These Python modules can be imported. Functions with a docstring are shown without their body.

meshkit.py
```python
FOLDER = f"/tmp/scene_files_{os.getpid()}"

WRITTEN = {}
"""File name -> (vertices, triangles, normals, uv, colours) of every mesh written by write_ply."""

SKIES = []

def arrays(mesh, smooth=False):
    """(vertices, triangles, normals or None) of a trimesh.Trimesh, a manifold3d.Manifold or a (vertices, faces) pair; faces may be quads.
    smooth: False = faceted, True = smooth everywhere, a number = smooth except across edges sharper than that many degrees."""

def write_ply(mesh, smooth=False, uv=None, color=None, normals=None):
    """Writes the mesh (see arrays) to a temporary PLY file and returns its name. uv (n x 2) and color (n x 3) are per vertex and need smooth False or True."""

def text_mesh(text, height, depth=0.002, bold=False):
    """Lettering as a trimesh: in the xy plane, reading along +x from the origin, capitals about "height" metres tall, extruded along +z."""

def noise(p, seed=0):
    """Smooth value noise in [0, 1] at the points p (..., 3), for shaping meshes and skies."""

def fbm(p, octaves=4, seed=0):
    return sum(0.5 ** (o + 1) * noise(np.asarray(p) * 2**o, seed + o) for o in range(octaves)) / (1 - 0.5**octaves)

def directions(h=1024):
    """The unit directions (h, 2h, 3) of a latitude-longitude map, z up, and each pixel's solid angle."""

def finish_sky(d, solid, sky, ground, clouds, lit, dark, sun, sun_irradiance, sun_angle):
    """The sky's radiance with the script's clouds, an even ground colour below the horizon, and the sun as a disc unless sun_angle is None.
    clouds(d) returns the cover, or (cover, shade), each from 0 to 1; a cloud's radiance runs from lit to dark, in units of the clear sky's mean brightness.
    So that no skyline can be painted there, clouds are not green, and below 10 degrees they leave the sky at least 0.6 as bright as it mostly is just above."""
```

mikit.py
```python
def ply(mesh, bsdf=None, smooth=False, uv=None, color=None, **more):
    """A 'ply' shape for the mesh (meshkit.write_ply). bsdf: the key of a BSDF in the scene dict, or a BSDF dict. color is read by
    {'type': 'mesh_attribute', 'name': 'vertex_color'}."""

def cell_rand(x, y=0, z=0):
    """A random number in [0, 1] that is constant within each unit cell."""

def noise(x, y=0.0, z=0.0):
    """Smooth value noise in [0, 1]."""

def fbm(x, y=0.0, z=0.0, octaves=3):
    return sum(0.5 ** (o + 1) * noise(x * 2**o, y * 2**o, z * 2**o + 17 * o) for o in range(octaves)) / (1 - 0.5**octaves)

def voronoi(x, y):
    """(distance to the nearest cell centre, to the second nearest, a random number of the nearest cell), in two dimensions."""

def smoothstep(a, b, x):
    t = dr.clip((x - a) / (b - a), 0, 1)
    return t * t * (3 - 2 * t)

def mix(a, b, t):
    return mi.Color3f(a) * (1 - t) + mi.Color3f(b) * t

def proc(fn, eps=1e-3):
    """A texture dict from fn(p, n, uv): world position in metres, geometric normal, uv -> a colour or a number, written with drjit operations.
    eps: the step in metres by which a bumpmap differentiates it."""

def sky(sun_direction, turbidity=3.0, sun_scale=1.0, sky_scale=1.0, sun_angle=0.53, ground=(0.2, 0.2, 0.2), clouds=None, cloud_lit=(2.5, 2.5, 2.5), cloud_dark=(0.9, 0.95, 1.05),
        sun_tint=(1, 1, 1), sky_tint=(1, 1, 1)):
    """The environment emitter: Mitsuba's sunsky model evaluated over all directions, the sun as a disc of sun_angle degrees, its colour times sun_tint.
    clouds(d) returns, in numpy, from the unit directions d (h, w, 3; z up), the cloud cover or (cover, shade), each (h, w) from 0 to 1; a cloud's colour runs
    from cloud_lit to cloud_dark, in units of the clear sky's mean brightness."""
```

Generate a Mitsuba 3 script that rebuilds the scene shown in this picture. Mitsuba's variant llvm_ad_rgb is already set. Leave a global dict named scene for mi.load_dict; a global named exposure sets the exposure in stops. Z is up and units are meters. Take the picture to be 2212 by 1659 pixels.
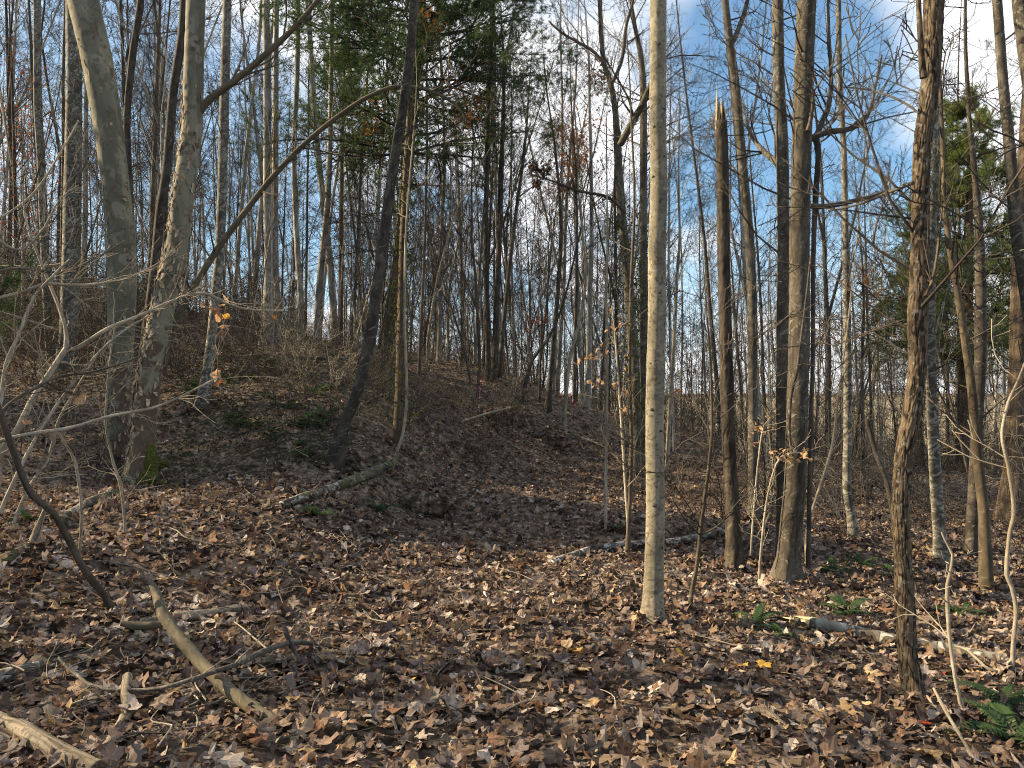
import math, numpy as np, trimesh, drjit as dr, mitsuba as mi, mikit
from mikit import noise, fbm, cell_rand, smoothstep, mix, proc
import meshkit
from scipy.interpolate import RBFInterpolator, CubicSpline
from scipy.ndimage import map_coordinates

T4 = mi.ScalarTransform4f
scene, labels = {'type': 'scene'}, {}

# ------------------------------------------------------------------ camera, sky, exposure
EYE, PITCH, FOV = 1.6, math.atan(20.5 / 1671), 67.0
scene['camera'] = {'type': 'perspective', 'fov': FOV, 'fov_axis': 'x', 'near_clip': 0.05, 'far_clip': 3000.0,
                   'to_world': T4().look_at(origin=[0, 0, EYE], target=[0, math.cos(PITCH), EYE + math.sin(PITCH)], up=[0, 0, 1])}
exposure = 2.1
SUN_AZ, SUN_EL = math.radians(-83), math.radians(29)
SUN = [math.sin(SUN_AZ) * math.cos(SUN_EL), math.cos(SUN_AZ) * math.cos(SUN_EL), math.sin(SUN_EL)]


def clouds(d):
    z = np.maximum(d[..., 2], 0.0)
    q = d / (z[..., None] + 0.30)
    n = meshkit.fbm(q * np.array([1.7, 1.7, 1.0]) + [3.1, 7.7, 0.3], 6, 11)
    f = meshkit.fbm(q * np.array([7.0, 4.5, 5.0]) + [1.3, 2.2, 0], 4, 5)
    az = np.degrees(np.arctan2(d[..., 0], d[..., 1]))
    el = np.degrees(np.arcsin(np.clip(d[..., 2], -1, 1)))

    def hole(a, e, wa, we):
        return np.exp(-(((az - a) / wa) ** 2 + ((el - e) / we) ** 2))
    v = n + 0.22 * (f - 0.5) - 0.30 * hole(20, 21, 7, 9) - 0.20 * hole(-26, 20, 18, 16) - 0.18 * hole(24, 10, 6, 5) + 0.10 * hole(5, 20, 6, 8) - 0.12 * hole(3, 27, 5, 4)
    cover = np.clip((v - 0.40) / 0.20, 0, 1)
    cover = np.maximum(cover * 0.95, np.clip(.15 * n / .5 - .5 * hole(20, 21, 7, 9), .05, .5))
    cover = np.maximum(cover, 0.6 * np.exp(-(z / 0.15) ** 2))
    shade = np.clip((meshkit.fbm(q * 3.0 + 9, 3, 8) - 0.45) * 1.6, 0, 1) * 0.5
    return cover, shade


scene['daylight'] = mikit.sky(SUN, turbidity=2.6, sun_scale=2.4, clouds=clouds, cloud_lit=(3.3, 3.3, 3.35), cloud_dark=(2.0, 2.1, 2.3),
                              sun_tint=(1.0, 0.98, 0.92), sky_tint=(1.08, 1.42, 1.52), ground=(0.12, 0.09, 0.06))


# ------------------------------------------------------------------ photograph pixel (2212 wide) -> point of the place
FPX = 1106 / math.tan(math.radians(FOV / 2))


def ray(x, y):
    r, u = (x - 1106) / FPX, -(y - 829.5) / FPX
    return np.array([r, math.cos(PITCH) - u * math.sin(PITCH), math.sin(PITCH) + u * math.cos(PITCH)])


def at(x, y, Y):
    d = ray(x, y)
    return np.array([0, 0, EYE]) + d * (Y / d[1])


def project(P):
    P = np.asarray(P, float) - [0, 0, EYE]
    f = P[..., 1] * math.cos(PITCH) + P[..., 2] * math.sin(PITCH)
    u = -P[..., 1] * math.sin(PITCH) + P[..., 2] * math.cos(PITCH)
    f = np.maximum(f, 1e-3)
    return 1106 + FPX * P[..., 0] / f, 829.5 - FPX * u / f


# ------------------------------------------------------------------ terrain
CTRL = [(0, -3, 0), (4, -3, -.1), (-4, -3, .25), (0, 0, 0), (3, 0, -.1), (-3, 0, .15), (0, 3.3, 0), (2.5, 3.3, -.05), (-2.5, 3.3, .1), (1, 5.2, 0), (-3, 5, .3), (-1, 5.5, .02),
        (3.5, 4.5, -.1), (2.2, 7.2, -.1), (3.5, 7, -.2), (-4.3, 8.9, .61), (-2.0, 9, .74), (-4.5, 11, 1.37), (-1.9, 7.9, .55), (-1.15, 7.6, .10), (-.5, 7.2, .04), (-1.0, 9.2, .22), (-1.75, 9.4, .82), (-.9, 11.2, .42), (-1.7, 11.2, 1.12), (-.2, 10, .36), (1, 10, .2), (3, 10, -.05),
        (5, 9, -.25), (6.5, 11, -.45), (.5, 14, .36), (1.5, 17, .8), (-5.4, 17, 2.57), (-4.5, 17, 2.6), (-7.4, 13, 1.94), (-9, 15, 2.3), (-6, 7, .75), (-9, 7, 1.3), (-2.2, 13, 1.6), (-1.2, 13, .9),
        (-16, 24, 5.2), (-11.6, 24, 4.6), (-8, 22, 3.6), (-4.9, 20, 2.85), (-2.9, 18, 2.2), (-2, 21, 2.6), (-.6, 18, 1.95), (.8, 18, 1.5), (2.0, 20, 1.24), (2.9, 20, .94), (4.1, 20, .64),
        (5.5, 15, -.15), (8, 15, -.5), (7.8, 22, .1), (10.5, 22, -.4), (14.4, 22, -.7), (9, 8, -.5), (12, 12, -.8), (14, 3, -.6), (7, 2, -.3),
        (-20, 5, 3.3), (-30, 8, 6), (-20, -10, 3), (0, -15, 0), (15, -15, -1), (30, 10, -2), (30, 30, -3),
        (-20, 34, 4.0), (-9, 30, 2.3), (-3, 30, .9), (2, 30, -.4), (8, 32, -1.3), (16, 32, -2), (-30, 48, 1), (-10, 46, -1.5), (4, 46, -3), (18, 46, -3.5), (40, 50, -4.5), (-40, 25, 7), (-55, 5, 9),
        (0, 62, -4.5), (-30, 65, -3), (30, 65, -5)]
CTRL = np.array(CTRL, float)
rbf = RBFInterpolator(CTRL[:, :2], CTRL[:, 2], kernel='thin_plate_spline', smoothing=0.02)
GX, GY, GS = np.arange(-72, 72.1, .25), np.arange(-22, 78.1, .25), .25
gx, gy = np.meshgrid(GX, GY, indexing='ij')
GZ = rbf(np.stack([gx.ravel(), gy.ravel()], 1)).reshape(gx.shape)


def H(x, y, fine=True):
    x, y = np.asarray(x, float), np.asarray(y, float)
    if x.ndim == 0:
        return H(x[None], y[None], fine)[0]
    z = map_coordinates(GZ, [(np.clip(x, -71, 71) + 72) / GS, (np.clip(y, -21, 77) + 22) / GS], order=1, mode='nearest')
    w = np.clip((np.hypot(x, y) - 48) / 24, 0, 1)
    z = z * (1 - w) + (-5.0) * w
    if fine:
        q = np.stack([x * .9, y * .9, x * 0], -1)
        z = z + (meshkit.fbm(q, 3, 3) - .5) * .22 * np.clip(np.hypot(x, y) / 7, .25, 1) * (1 - w) + (meshkit.noise(q * 5.5, 9) - .5) * .035
    return z


def hit(x, y):
    d, o = ray(x, y), np.array([0, 0, EYE])
    t = np.linspace(1.5, 60, 5000)
    P = o + d * t[:, None]
    below = np.nonzero(P[:, 2] < H(P[:, 0], P[:, 1]))[0]
    return P[below[0]] if len(below) else P[-1]


def spread(lo, mid, hi, fine, coarse):
    a = [0.0]
    while a[-1] < hi:
        r = a[-1]
        a.append(r + (fine if r < lo else coarse if r < mid else max(coarse, r * .12)))
    return np.array(a)


# ------------------------------------------------------------------ materials
def surf(key, fn, rough=.85, spec=.25, bump=None, eps=2e-3):
    b = {'type': 'principled', 'base_color': proc(fn), 'roughness': rough, 'specular': spec}
    if bump:
        b = {'type': 'bumpmap', 'arbitrary': proc(bump[0], eps), 'scale': bump[1], 'nested': b}
    scene[key] = {'type': 'twosided', 'nested': b}


def bark_fn(a, b, dark, su=22., sv=5., spots=.0, lichen=None, lam=.66, bands=0.):
    a, b = [np.array(c).tolist() for c in (a, b)]

    def fn(p, n, uv):
        u, v = uv.x, uv.y
        w = noise(u * 9, v * 9, 8) - .5
        g = fbm(u * su + w * 2, v * sv + w, 0, 4)
        c = mix(a, b, smoothstep(.3, .7, g))
        if spots:
            c = mix(c, dark, smoothstep(.60, .74, fbm(u * 90 + w * 4, v * 70, 3, 2)) * spots)
        if bands:
            c = mix(c, dark, smoothstep(.62, .78, fbm(u * 11 + w * 3, v * 75 + w * 6, 5, 3)) * bands)
        if lichen is not None:
            c = mix(c, lichen, smoothstep(lam + .02, lam + .16, fbm(u * 48 + w * 7, v * 46 + w * 7, 9, 4)) * .6)
        big = fbm(u * 5 + w, v * 1.4, 4, 3)
        return c * (.55 + .9 * big)
    return fn


def moss_mix(fn):
    def f2(p, n, uv):
        c = fn(p, n, uv)
        m = smoothstep(.55, .7, fbm(p.x * 9, p.y * 9, p.z * 5, 2) + .35 * smoothstep(.55, .0, uv.y))
        return mix(c, (.07, .085, .02), m * .8)
    return f2


surf('bark_tulip', bark_fn((.205, .19, .14), (.14, .128, .094), (.05, .043, .032), 26, 7, .7, (.29, .285, .235), .62, .4))
surf('bark_grey', bark_fn((.094, .086, .071), (.050, .045, .036), (.025, .023, .018), 30, 5, .5, (.24, .24, .20), .60, .5))
surf('bark_furrowed', bark_fn((.078, .070, .054), (.036, .031, .024), (.018, .015, .012), 60, 7, .4, (.20, .20, .165), .64, .3))
surf('bark_snag', bark_fn((.06, .05, .038), (.024, .02, .016), (.012, .01, .008), 50, 8, .3, (.13, .12, .09), .68, .3))
surf('bark_brown', bark_fn((.092, .076, .051), (.048, .038, .027), (.03, .025, .018), 34, 5, .3, (.20, .185, .14), .68))
surf('bark_dark', bark_fn((.07, .061, .05), (.03, .026, .022), (.015, .013, .011), 28, 8, .3, (.22, .22, .20), .64, .4))
surf('bark_lichen', bark_fn((.112, .107, .092), (.056, .053, .044), (.03, .027, .023), 24, 14, .5, (.31, .31, .27), .48, .3))
surf('bark_shaggy', bark_fn((.105, .08, .056), (.05, .037, .027), (.02, .017, .014), 55, 2.5, .2))
surf('bark_pale', bark_fn((.29, .26, .20), (.17, .148, .112), (.09, .078, .06), 60, 8, .4))
surf('bark_twig', bark_fn((.085, .073, .06), (.042, .036, .03), (.025, .02, .017), 30, 6))
surf('bark_stand', bark_fn((.30, .288, .255), (.17, .162, .142), (.06, .055, .046), 24, 4, .3, (.40, .40, .36), .60, .5))
surf('dead_wood', bark_fn((.21, .18, .135), (.085, .07, .052), (.035, .028, .02), 70, 4, .6, (.26, .25, .2), .72))
surf('branch_olive', bark_fn((.098, .085, .057), (.058, .051, .035), (.08, .065, .045), 40, 9, .6, (.50, .46, .33), .76))
surf('split_wood', bark_fn((.62, .50, .27), (.42, .32, .17), (.2, .14, .08), 80, 4, .3))


def sycamore(p, n, uv):
    u, v = uv.x, uv.y
    w = noise(u * 14, v * 14, 8) - .5
    pale = mix((.165, .163, .12), (.095, .096, .073), smoothstep(.35, .65, fbm(u * 9, v * 1.3, 1, 4)))
    pale = mix(pale, (.27, .26, .20), smoothstep(.60, .70, fbm(u * 9 + 3, v * 5, 7, 3)) * .4)
    brown = mix((.13, .10, .07), (.045, .035, .026), fbm(u * 55, v * 34, 3, 3))
    k = fbm(u * 13 + w, v * 7 + w, 2, 5) + .30 * smoothstep(2.9, .6, v) - .20
    c = mix(pale, brown, smoothstep(.50, .54, k))
    return mix(c, (.07, .06, .045), smoothstep(.62, .66, fbm(u * 34 + w * 3, v * 16, 8, 4)) * .6)


surf('bark_sycamore', sycamore, .8)


def birch(p, n, uv):
    u, v = uv.x, uv.y
    w = noise(u * 14, v * 14, 8) - .5
    c = mix((.20, .192, .165), (.07, .063, .052), smoothstep(.36, .62, fbm(u * 16 + w * 2, v * 26 + w * 2, 2, 4)))
    c = mix(c, (.05, .045, .035), smoothstep(.50, .64, fbm(u * 9 + 5, v * 7 + w * 2, 6, 4)) * .8)
    return mix(c, (.42, .42, .39), smoothstep(.60, .72, fbm(u * 26 + w * 3, v * 19, 11, 4)) * .85)


surf('bark_birch', birch)


def rotten(p, n, uv):
    u, v = uv.x, uv.y
    w = noise(u * 14, v * 14, 8) - .5
    c = mix((.10, .085, .065), (.03, .026, .022), smoothstep(.36, .62, fbm(u * 22 + w * 2, v * 12 + w * 2, 2, 4)))
    c = mix(c, (.28, .28, .25), smoothstep(.60, .70, fbm(u * 24 + w * 3, v * 22, 11, 4)) * .85)
    return mix(c, (.06, .07, .025), smoothstep(.56, .66, fbm(u * 8, v * 6, 15, 3)) * .6)


surf('bark_rotten', rotten)


def ground_fn(p, n, uv):
    a = fbm(p.x * 14, p.y * 14, p.z * 6, 4)
    c = mix((.030, .024, .019), (.125, .096, .074), smoothstep(.32, .70, a))
    c = mix(c, (.24, .195, .155), smoothstep(.66, .76, noise(p.x * 23, p.y * 23, 2)) * .5)
    far = smoothstep(60, 95, dr.sqrt(p.x * p.x + p.y * p.y))
    return mix(c, mix((.17, .15, .115), (.09, .08, .058), fbm(p.x * .1, p.y * .1, 0, 4)), far)


surf('forest_floor', ground_fn, .95, .1)

LEAF = [(.235, .155, .115), (.29, .20, .142), (.145, .098, .076), (.36, .275, .205), (.25, .195, .165), (.10, .068, .056), (.18, .133, .112), (.40, .325, .26), (.23, .125, .07),
        (.43, .295, .14), (.33, .265, .225), (.072, .050, .043), (.195, .13, .095), (.26, .17, .11), (.33, .235, .15), (.15, .112, .105), (.21, .165, .15), (.50, .42, .34), (.46, .39, .33)]


def leaf_fn(p, n, uv):
    i = dr.floor(uv.x / 4)
    x, y = uv.x - 4 * i - 2, uv.y
    r = cell_rand(i, 3) * len(LEAF)
    c = mi.Color3f(LEAF[0])
    for k in range(1, len(LEAF)):
        c = dr.select(r > k, mi.Color3f(LEAF[k]), c)
    rad, ang = dr.sqrt(x * x + y * y), dr.atan2(x, y)
    vein = dr.abs(dr.sin(ang * 2.5 + 1.5707963))
    c = c * (1 + .35 * smoothstep(.14, .02, vein * dr.maximum(rad, .15)))
    c = mix(c, c * mi.Color3f(.45, .40, .38), smoothstep(.52, .72, fbm(x * 2.6 + i, y * 2.6, 3, 3)) * .8)
    g = mi.luminance(c)
    c = c * .76 + mi.Color3f(g * 1.0, g * .97, g * .95) * .24
    return c * .84 * (.55 + .6 * cell_rand(i, 8))


scene['leaf_brown'] = {'type': 'principledthin', 'base_color': proc(leaf_fn), 'roughness': .55, 'diff_trans': .32, 'spec_trans': 0.0, 'eta': 1.3}


def thin_leaf(key, a, b, tr=.7, rough=.6):
    def fn(p, n, uv):
        return mix(a, b, noise(p.x * 17, p.y * 17, p.z * 17))
    scene[key] = {'type': 'principledthin', 'base_color': proc(fn), 'roughness': rough, 'diff_trans': tr, 'spec_trans': 0.0, 'eta': 1.3}


thin_leaf('leaf_orange', (.42, .19, .05), (.26, .10, .03))
thin_leaf('leaf_tan', (.52, .35, .20), (.36, .22, .12))
thin_leaf('leaf_gold', (.66, .42, .09), (.50, .29, .06))
thin_leaf('leaf_red', (.42, .07, .025), (.30, .05, .02))
thin_leaf('leaf_rust', (.30, .09, .03), (.20, .06, .025))
thin_leaf('leaf_dark', (.05, .038, .028), (.09, .065, .045), .3)
thin_leaf('leaf_ivy', (.035, .05, .018), (.06, .075, .025), .4, .4)
thin_leaf('leaf_fern', (.028, .055, .028), (.05, .085, .036), .5, .5)
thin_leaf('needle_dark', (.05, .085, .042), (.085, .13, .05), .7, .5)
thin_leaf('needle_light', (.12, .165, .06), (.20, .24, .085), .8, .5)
scene['moss'] = {'type': 'twosided', 'nested': {'type': 'principled', 'base_color': proc(lambda p, n, uv: mix((.035, .042, .012), (.085, .095, .022), noise(p.x * 60, p.y * 60, p.z * 60))), 'roughness': .95, 'specular': .1}}
scene['pink_plastic'] = {'type': 'twosided', 'nested': {'type': 'principled', 'base_color': {'type': 'rgb', 'value': [.85, .12, .32]}, 'roughness': .4}}
scene['lichen_white'] = {'type': 'twosided', 'nested': {'type': 'principled', 'base_color': {'type': 'rgb', 'value': [.62, .61, .56]}, 'roughness': .9, 'specular': .1}}
TURB = trimesh


# ------------------------------------------------------------------ names
def numbered(name):
    key, k = name, 0
    used = set(scene) | set(labels) | TAKEN
    while key in used:
        k += 1
        key = f'{name}_{k:03d}'
    TAKEN.add(key)
    return key


TAKEN, TONE, FEET, LOGS = set(), {}, [], []


def thing(name, label, cat, group=None, kind=None):
    key = numbered(name)
    labels[key] = {'label': label, 'category': cat}
    if group:
        labels[key]['group'] = group
    if kind:
        labels[key]['kind'] = kind
    return key


COUNT = {}


def part(parent, name, shape, label=None, kind=None):
    base = f'{parent}__{name}'
    k = COUNT.get(base, 0)
    COUNT[base] = k + 1
    key = base if k == 0 else f'{base}_{k:03d}'
    scene[key] = shape
    if label or kind:
        labels[key] = {}
        if label:
            labels[key]['label'] = label
        if kind:
            labels[key]['kind'] = kind
    return key


# ------------------------------------------------------------------ tubes
def tubes(lines, k=3, uoff=0.):
    """lines: list of (points (n,3), radii (n,)) -> (verts, faces, uv) of one mesh of k-sided tubes with pointed ends."""
    n = np.array([len(p) for p, r in lines])
    P = np.vstack([p for p, r in lines])
    R = np.concatenate([r for p, r in lines])
    start = np.concatenate([[0], np.cumsum(n)[:-1]])
    first, last = np.zeros(len(P), bool), np.zeros(len(P), bool)
    first[start] = True
    last[start + n - 1] = True
    nx, pv = np.roll(P, -1, 0), np.roll(P, 1, 0)
    t = np.where(first[:, None], nx - P, np.where(last[:, None], P - pv, nx - pv))
    t /= np.linalg.norm(t, axis=1, keepdims=True) + 1e-12
    seg = np.where(first, 0, np.linalg.norm(P - pv, axis=1))
    cs = np.cumsum(seg)
    v = cs - np.repeat(cs[start], n)
    ref = np.where(np.abs(t[:, 1:2]) < .85, [[.12, .98, .15]], [[.9, .1, .42]])
    a = np.cross(t, ref)
    a /= np.linalg.norm(a, axis=1, keepdims=True) + 1e-12
    b = np.cross(t, a)
    ang = np.arange(k) * 2 * np.pi / k
    V = P[:, None] + R[:, None, None] * (np.cos(ang)[None, :, None] * a[:, None] + np.sin(ang)[None, :, None] * b[:, None])
    uv = np.stack(np.broadcast_arrays(ang[None] * np.maximum(R, .01)[:, None] + uoff, v[:, None] + uoff * 1.7), -1)
    i = np.nonzero(~last)[0]
    j = np.arange(k)
    A = i[:, None] * k + j
    B = i[:, None] * k + (j + 1) % k
    F = np.vstack([np.stack([A, B, B + k], -1).reshape(-1, 3), np.stack([A, B + k, A + k], -1).reshape(-1, 3)])
    return V.reshape(-1, 3), F, uv.reshape(-1, 2)


def tube_ply(lines, bsdf, k=3, uoff=0., **more):
    V, F, uv = tubes(lines, k, uoff)
    return mikit.ply(trimesh.Trimesh(V, F, process=False), bsdf, smooth=True, uv=uv, **more)


def norm(v):
    return v / (np.linalg.norm(v) + 1e-12)


def bend(rng, d, lo, hi):
    """a direction at lo..hi degrees from d"""
    a = math.radians(rng.uniform(lo, hi))
    s = norm(np.cross(d, rng.normal(size=3)))
    return d * math.cos(a) + s * math.sin(a)


def grow(rng, out, p, d, L, r, depth, kids, up=.06, wob=.12, rmin=.004, lo=32, hi=62, nseg=4, tip=.3):
    d = norm(d)
    n = nseg if depth else max(3, nseg - 1)
    pts, step = [np.array(p)], L / n
    dirs = [d]
    for _ in range(n):
        d = norm(d + rng.normal(size=3) * wob + [0, 0, up])
        pts.append(pts[-1] + d * step)
        dirs.append(d)
    pts = np.array(pts)
    rad = np.maximum(np.linspace(r, r * tip, n + 1), rmin)
    out.append((pts, rad))
    if depth:
        for q in np.sort(rng.uniform(.22, 1., kids[0])):
            i = min(int(q * n), n - 1)
            f = q * n - i
            pp = pts[i] * (1 - f) + pts[i + 1] * f
            rr = rad[i] * (1 - f) + rad[i + 1] * f
            grow(rng, out, pp, bend(rng, dirs[i + 1], lo, hi), L * rng.uniform(.35, .62) * (1.1 - .45 * q), rr * rng.uniform(.5, .7), depth - 1, kids[1:], up, wob, rmin, lo, hi, nseg, tip)


# ------------------------------------------------------------------ ground
xs = spread(9, 30, 1500, .17, .6)
xs = np.concatenate([-xs[:0:-1], xs])
ys = spread(20, 40, 1500, .17, .7)
yb = spread(3, 20, 400, .3, 1.2)
ys = np.concatenate([-yb[:0:-1], ys])
mx, my = np.meshgrid(xs, ys, indexing='ij')
gv = np.stack([mx, my, H(mx, my)], -1).reshape(-1, 3)
ii, jj = np.meshgrid(np.arange(len(xs) - 1), np.arange(len(ys) - 1), indexing='ij')
a = (ii * len(ys) + jj).ravel()
gf = np.vstack([np.stack([a, a + len(ys), a + len(ys) + 1], 1), np.stack([a, a + len(ys) + 1, a + 1], 1)])
scene['ground'] = mikit.ply(trimesh.Trimesh(gv, gf, process=False), 'forest_floor', smooth=True)
labels['ground'] = {'kind': 'structure', 'label': 'forest floor rising to a low ridge, under fallen brown leaves'}


# ------------------------------------------------------------------ hand-placed stems
def smooth_path(P, R, step):
    P, R = np.asarray(P, float), np.asarray(R, float)
    s = np.concatenate([[0], np.cumsum(np.linalg.norm(np.diff(P, axis=0), axis=1))])
    t = np.linspace(0, s[-1], max(4, int(s[-1] / step) + 2))
    if len(P) > 2:
        from scipy.interpolate import PchipInterpolator
        return PchipInterpolator(s, P)(t), np.interp(t, s, R), t
    return np.stack([np.interp(t, s, P[:, k]) for k in range(3)], 1), np.interp(t, s, R), t


def stem_mesh(P, R, k, rng, rough=0., furrow=0., lumps=.03, uoff=None, roots=0.):
    """one displaced stem; rough: fine noise, furrow: depth of vertical furrows, in metres"""
    uoff = rng.uniform(0, 40) if uoff is None else uoff
    V, F, uv = tubes([(P, R)], k, 0.)
    C = np.repeat(P, k, 0)
    rr = np.repeat(R, k)
    N = (V - C) / (rr[:, None] + 1e-9)
    ang = np.tile(np.arange(k) * 2 * np.pi / k, len(P))
    v = uv[:, 1]
    q = np.stack([np.cos(ang), np.sin(ang), v * .9], 1) + uoff
    d = (meshkit.fbm(q * [1.6, 1.6, 1.2], 3, 2) - .5) * 2 * lumps * rr
    if rough:
        d = d + (meshkit.noise(np.stack([np.cos(ang) * rr * 55, np.sin(ang) * rr * 55, v * 30], 1) + uoff, 4) - .5) * 2 * rough
    if furrow:
        wv = meshkit.noise(np.stack([np.cos(ang) * rr * 130, np.sin(ang) * rr * 130, v * 15], 1) + uoff, 6)
        d = d - furrow * np.clip(1 - np.abs(wv - .5) * 5, 0, 1)
        d = d + furrow * .5 * (meshkit.noise(np.stack([np.cos(ang) * rr * 40, np.sin(ang) * rr * 40, v * 26], 1) + uoff, 7) - .5)
    if roots:
        ph = rng.uniform(0, 6.28)
        e = np.exp(-np.maximum(v - .22, 0) / (.05 + 1.2 * R[0]))
        d = d + rr * e * roots * (.55 + .5 * np.cos(4 * ang + ph) + .3 * np.cos(7 * ang + 2 * ph))
    V = V + N * d[:, None]
    V = np.vstack([V, P[:1], P[-1:]])
    n0 = len(P) * k
    c0 = np.stack([np.full(k, n0), (np.arange(k) + 1) % k, np.arange(k)], 1)
    e = (len(P) - 1) * k
    c1 = np.stack([np.full(k, n0 + 1), e + np.arange(k), e + (np.arange(k) + 1) % k], 1)
    F = np.vstack([F, c0, c1])
    r0 = float(np.mean(R))
    uv = np.stack([ang * r0 + uoff, v], 1)
    uv = np.vstack([uv, [[uoff, 0]], [[uoff, v.max()]]])
    return trimesh.Trimesh(V, F, process=False), uv


def stem_ply(P, R, bark, k, rng, **kw):
    m, uv = stem_mesh(P, R, k, rng, **kw)
    return mikit.ply(m, bark, smooth=True, uv=uv)


def branch_from(rng, P, R, h0, h1, count, size, depth=2, kids=(3, 3, 2), lo=40, hi=70, up=.05, rmin=.0035, base=None, thick=.42, az=None):
    """branches off a stem between the heights h0..h1 above its foot"""
    out = []
    z = P[:, 2] - P[0, 2]
    for h in np.sort(rng.uniform(h0, h1, count)):
        i = int(np.clip(np.searchsorted(z, h), 1, len(P) - 1))
        t = norm(P[i] - P[i - 1])
        a = rng.uniform(0, 2 * np.pi) if az is None else math.radians(rng.normal(az[0], az[1]))
        e = math.radians(rng.uniform(lo, hi))
        d = t * math.cos(e) + np.array([math.sin(a), math.cos(a), 0]) * math.sin(e)
        f = (h - h0) / max(h1 - h0, .1)
        L = size * rng.uniform(.6, 1.25) * (1 - .45 * f)
        r = min(R[i] * thick, L * .0068 + .003)
        grow(rng, out, P[i], d, L, r, depth, kids, up, .13, rmin)
    return out


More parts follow.
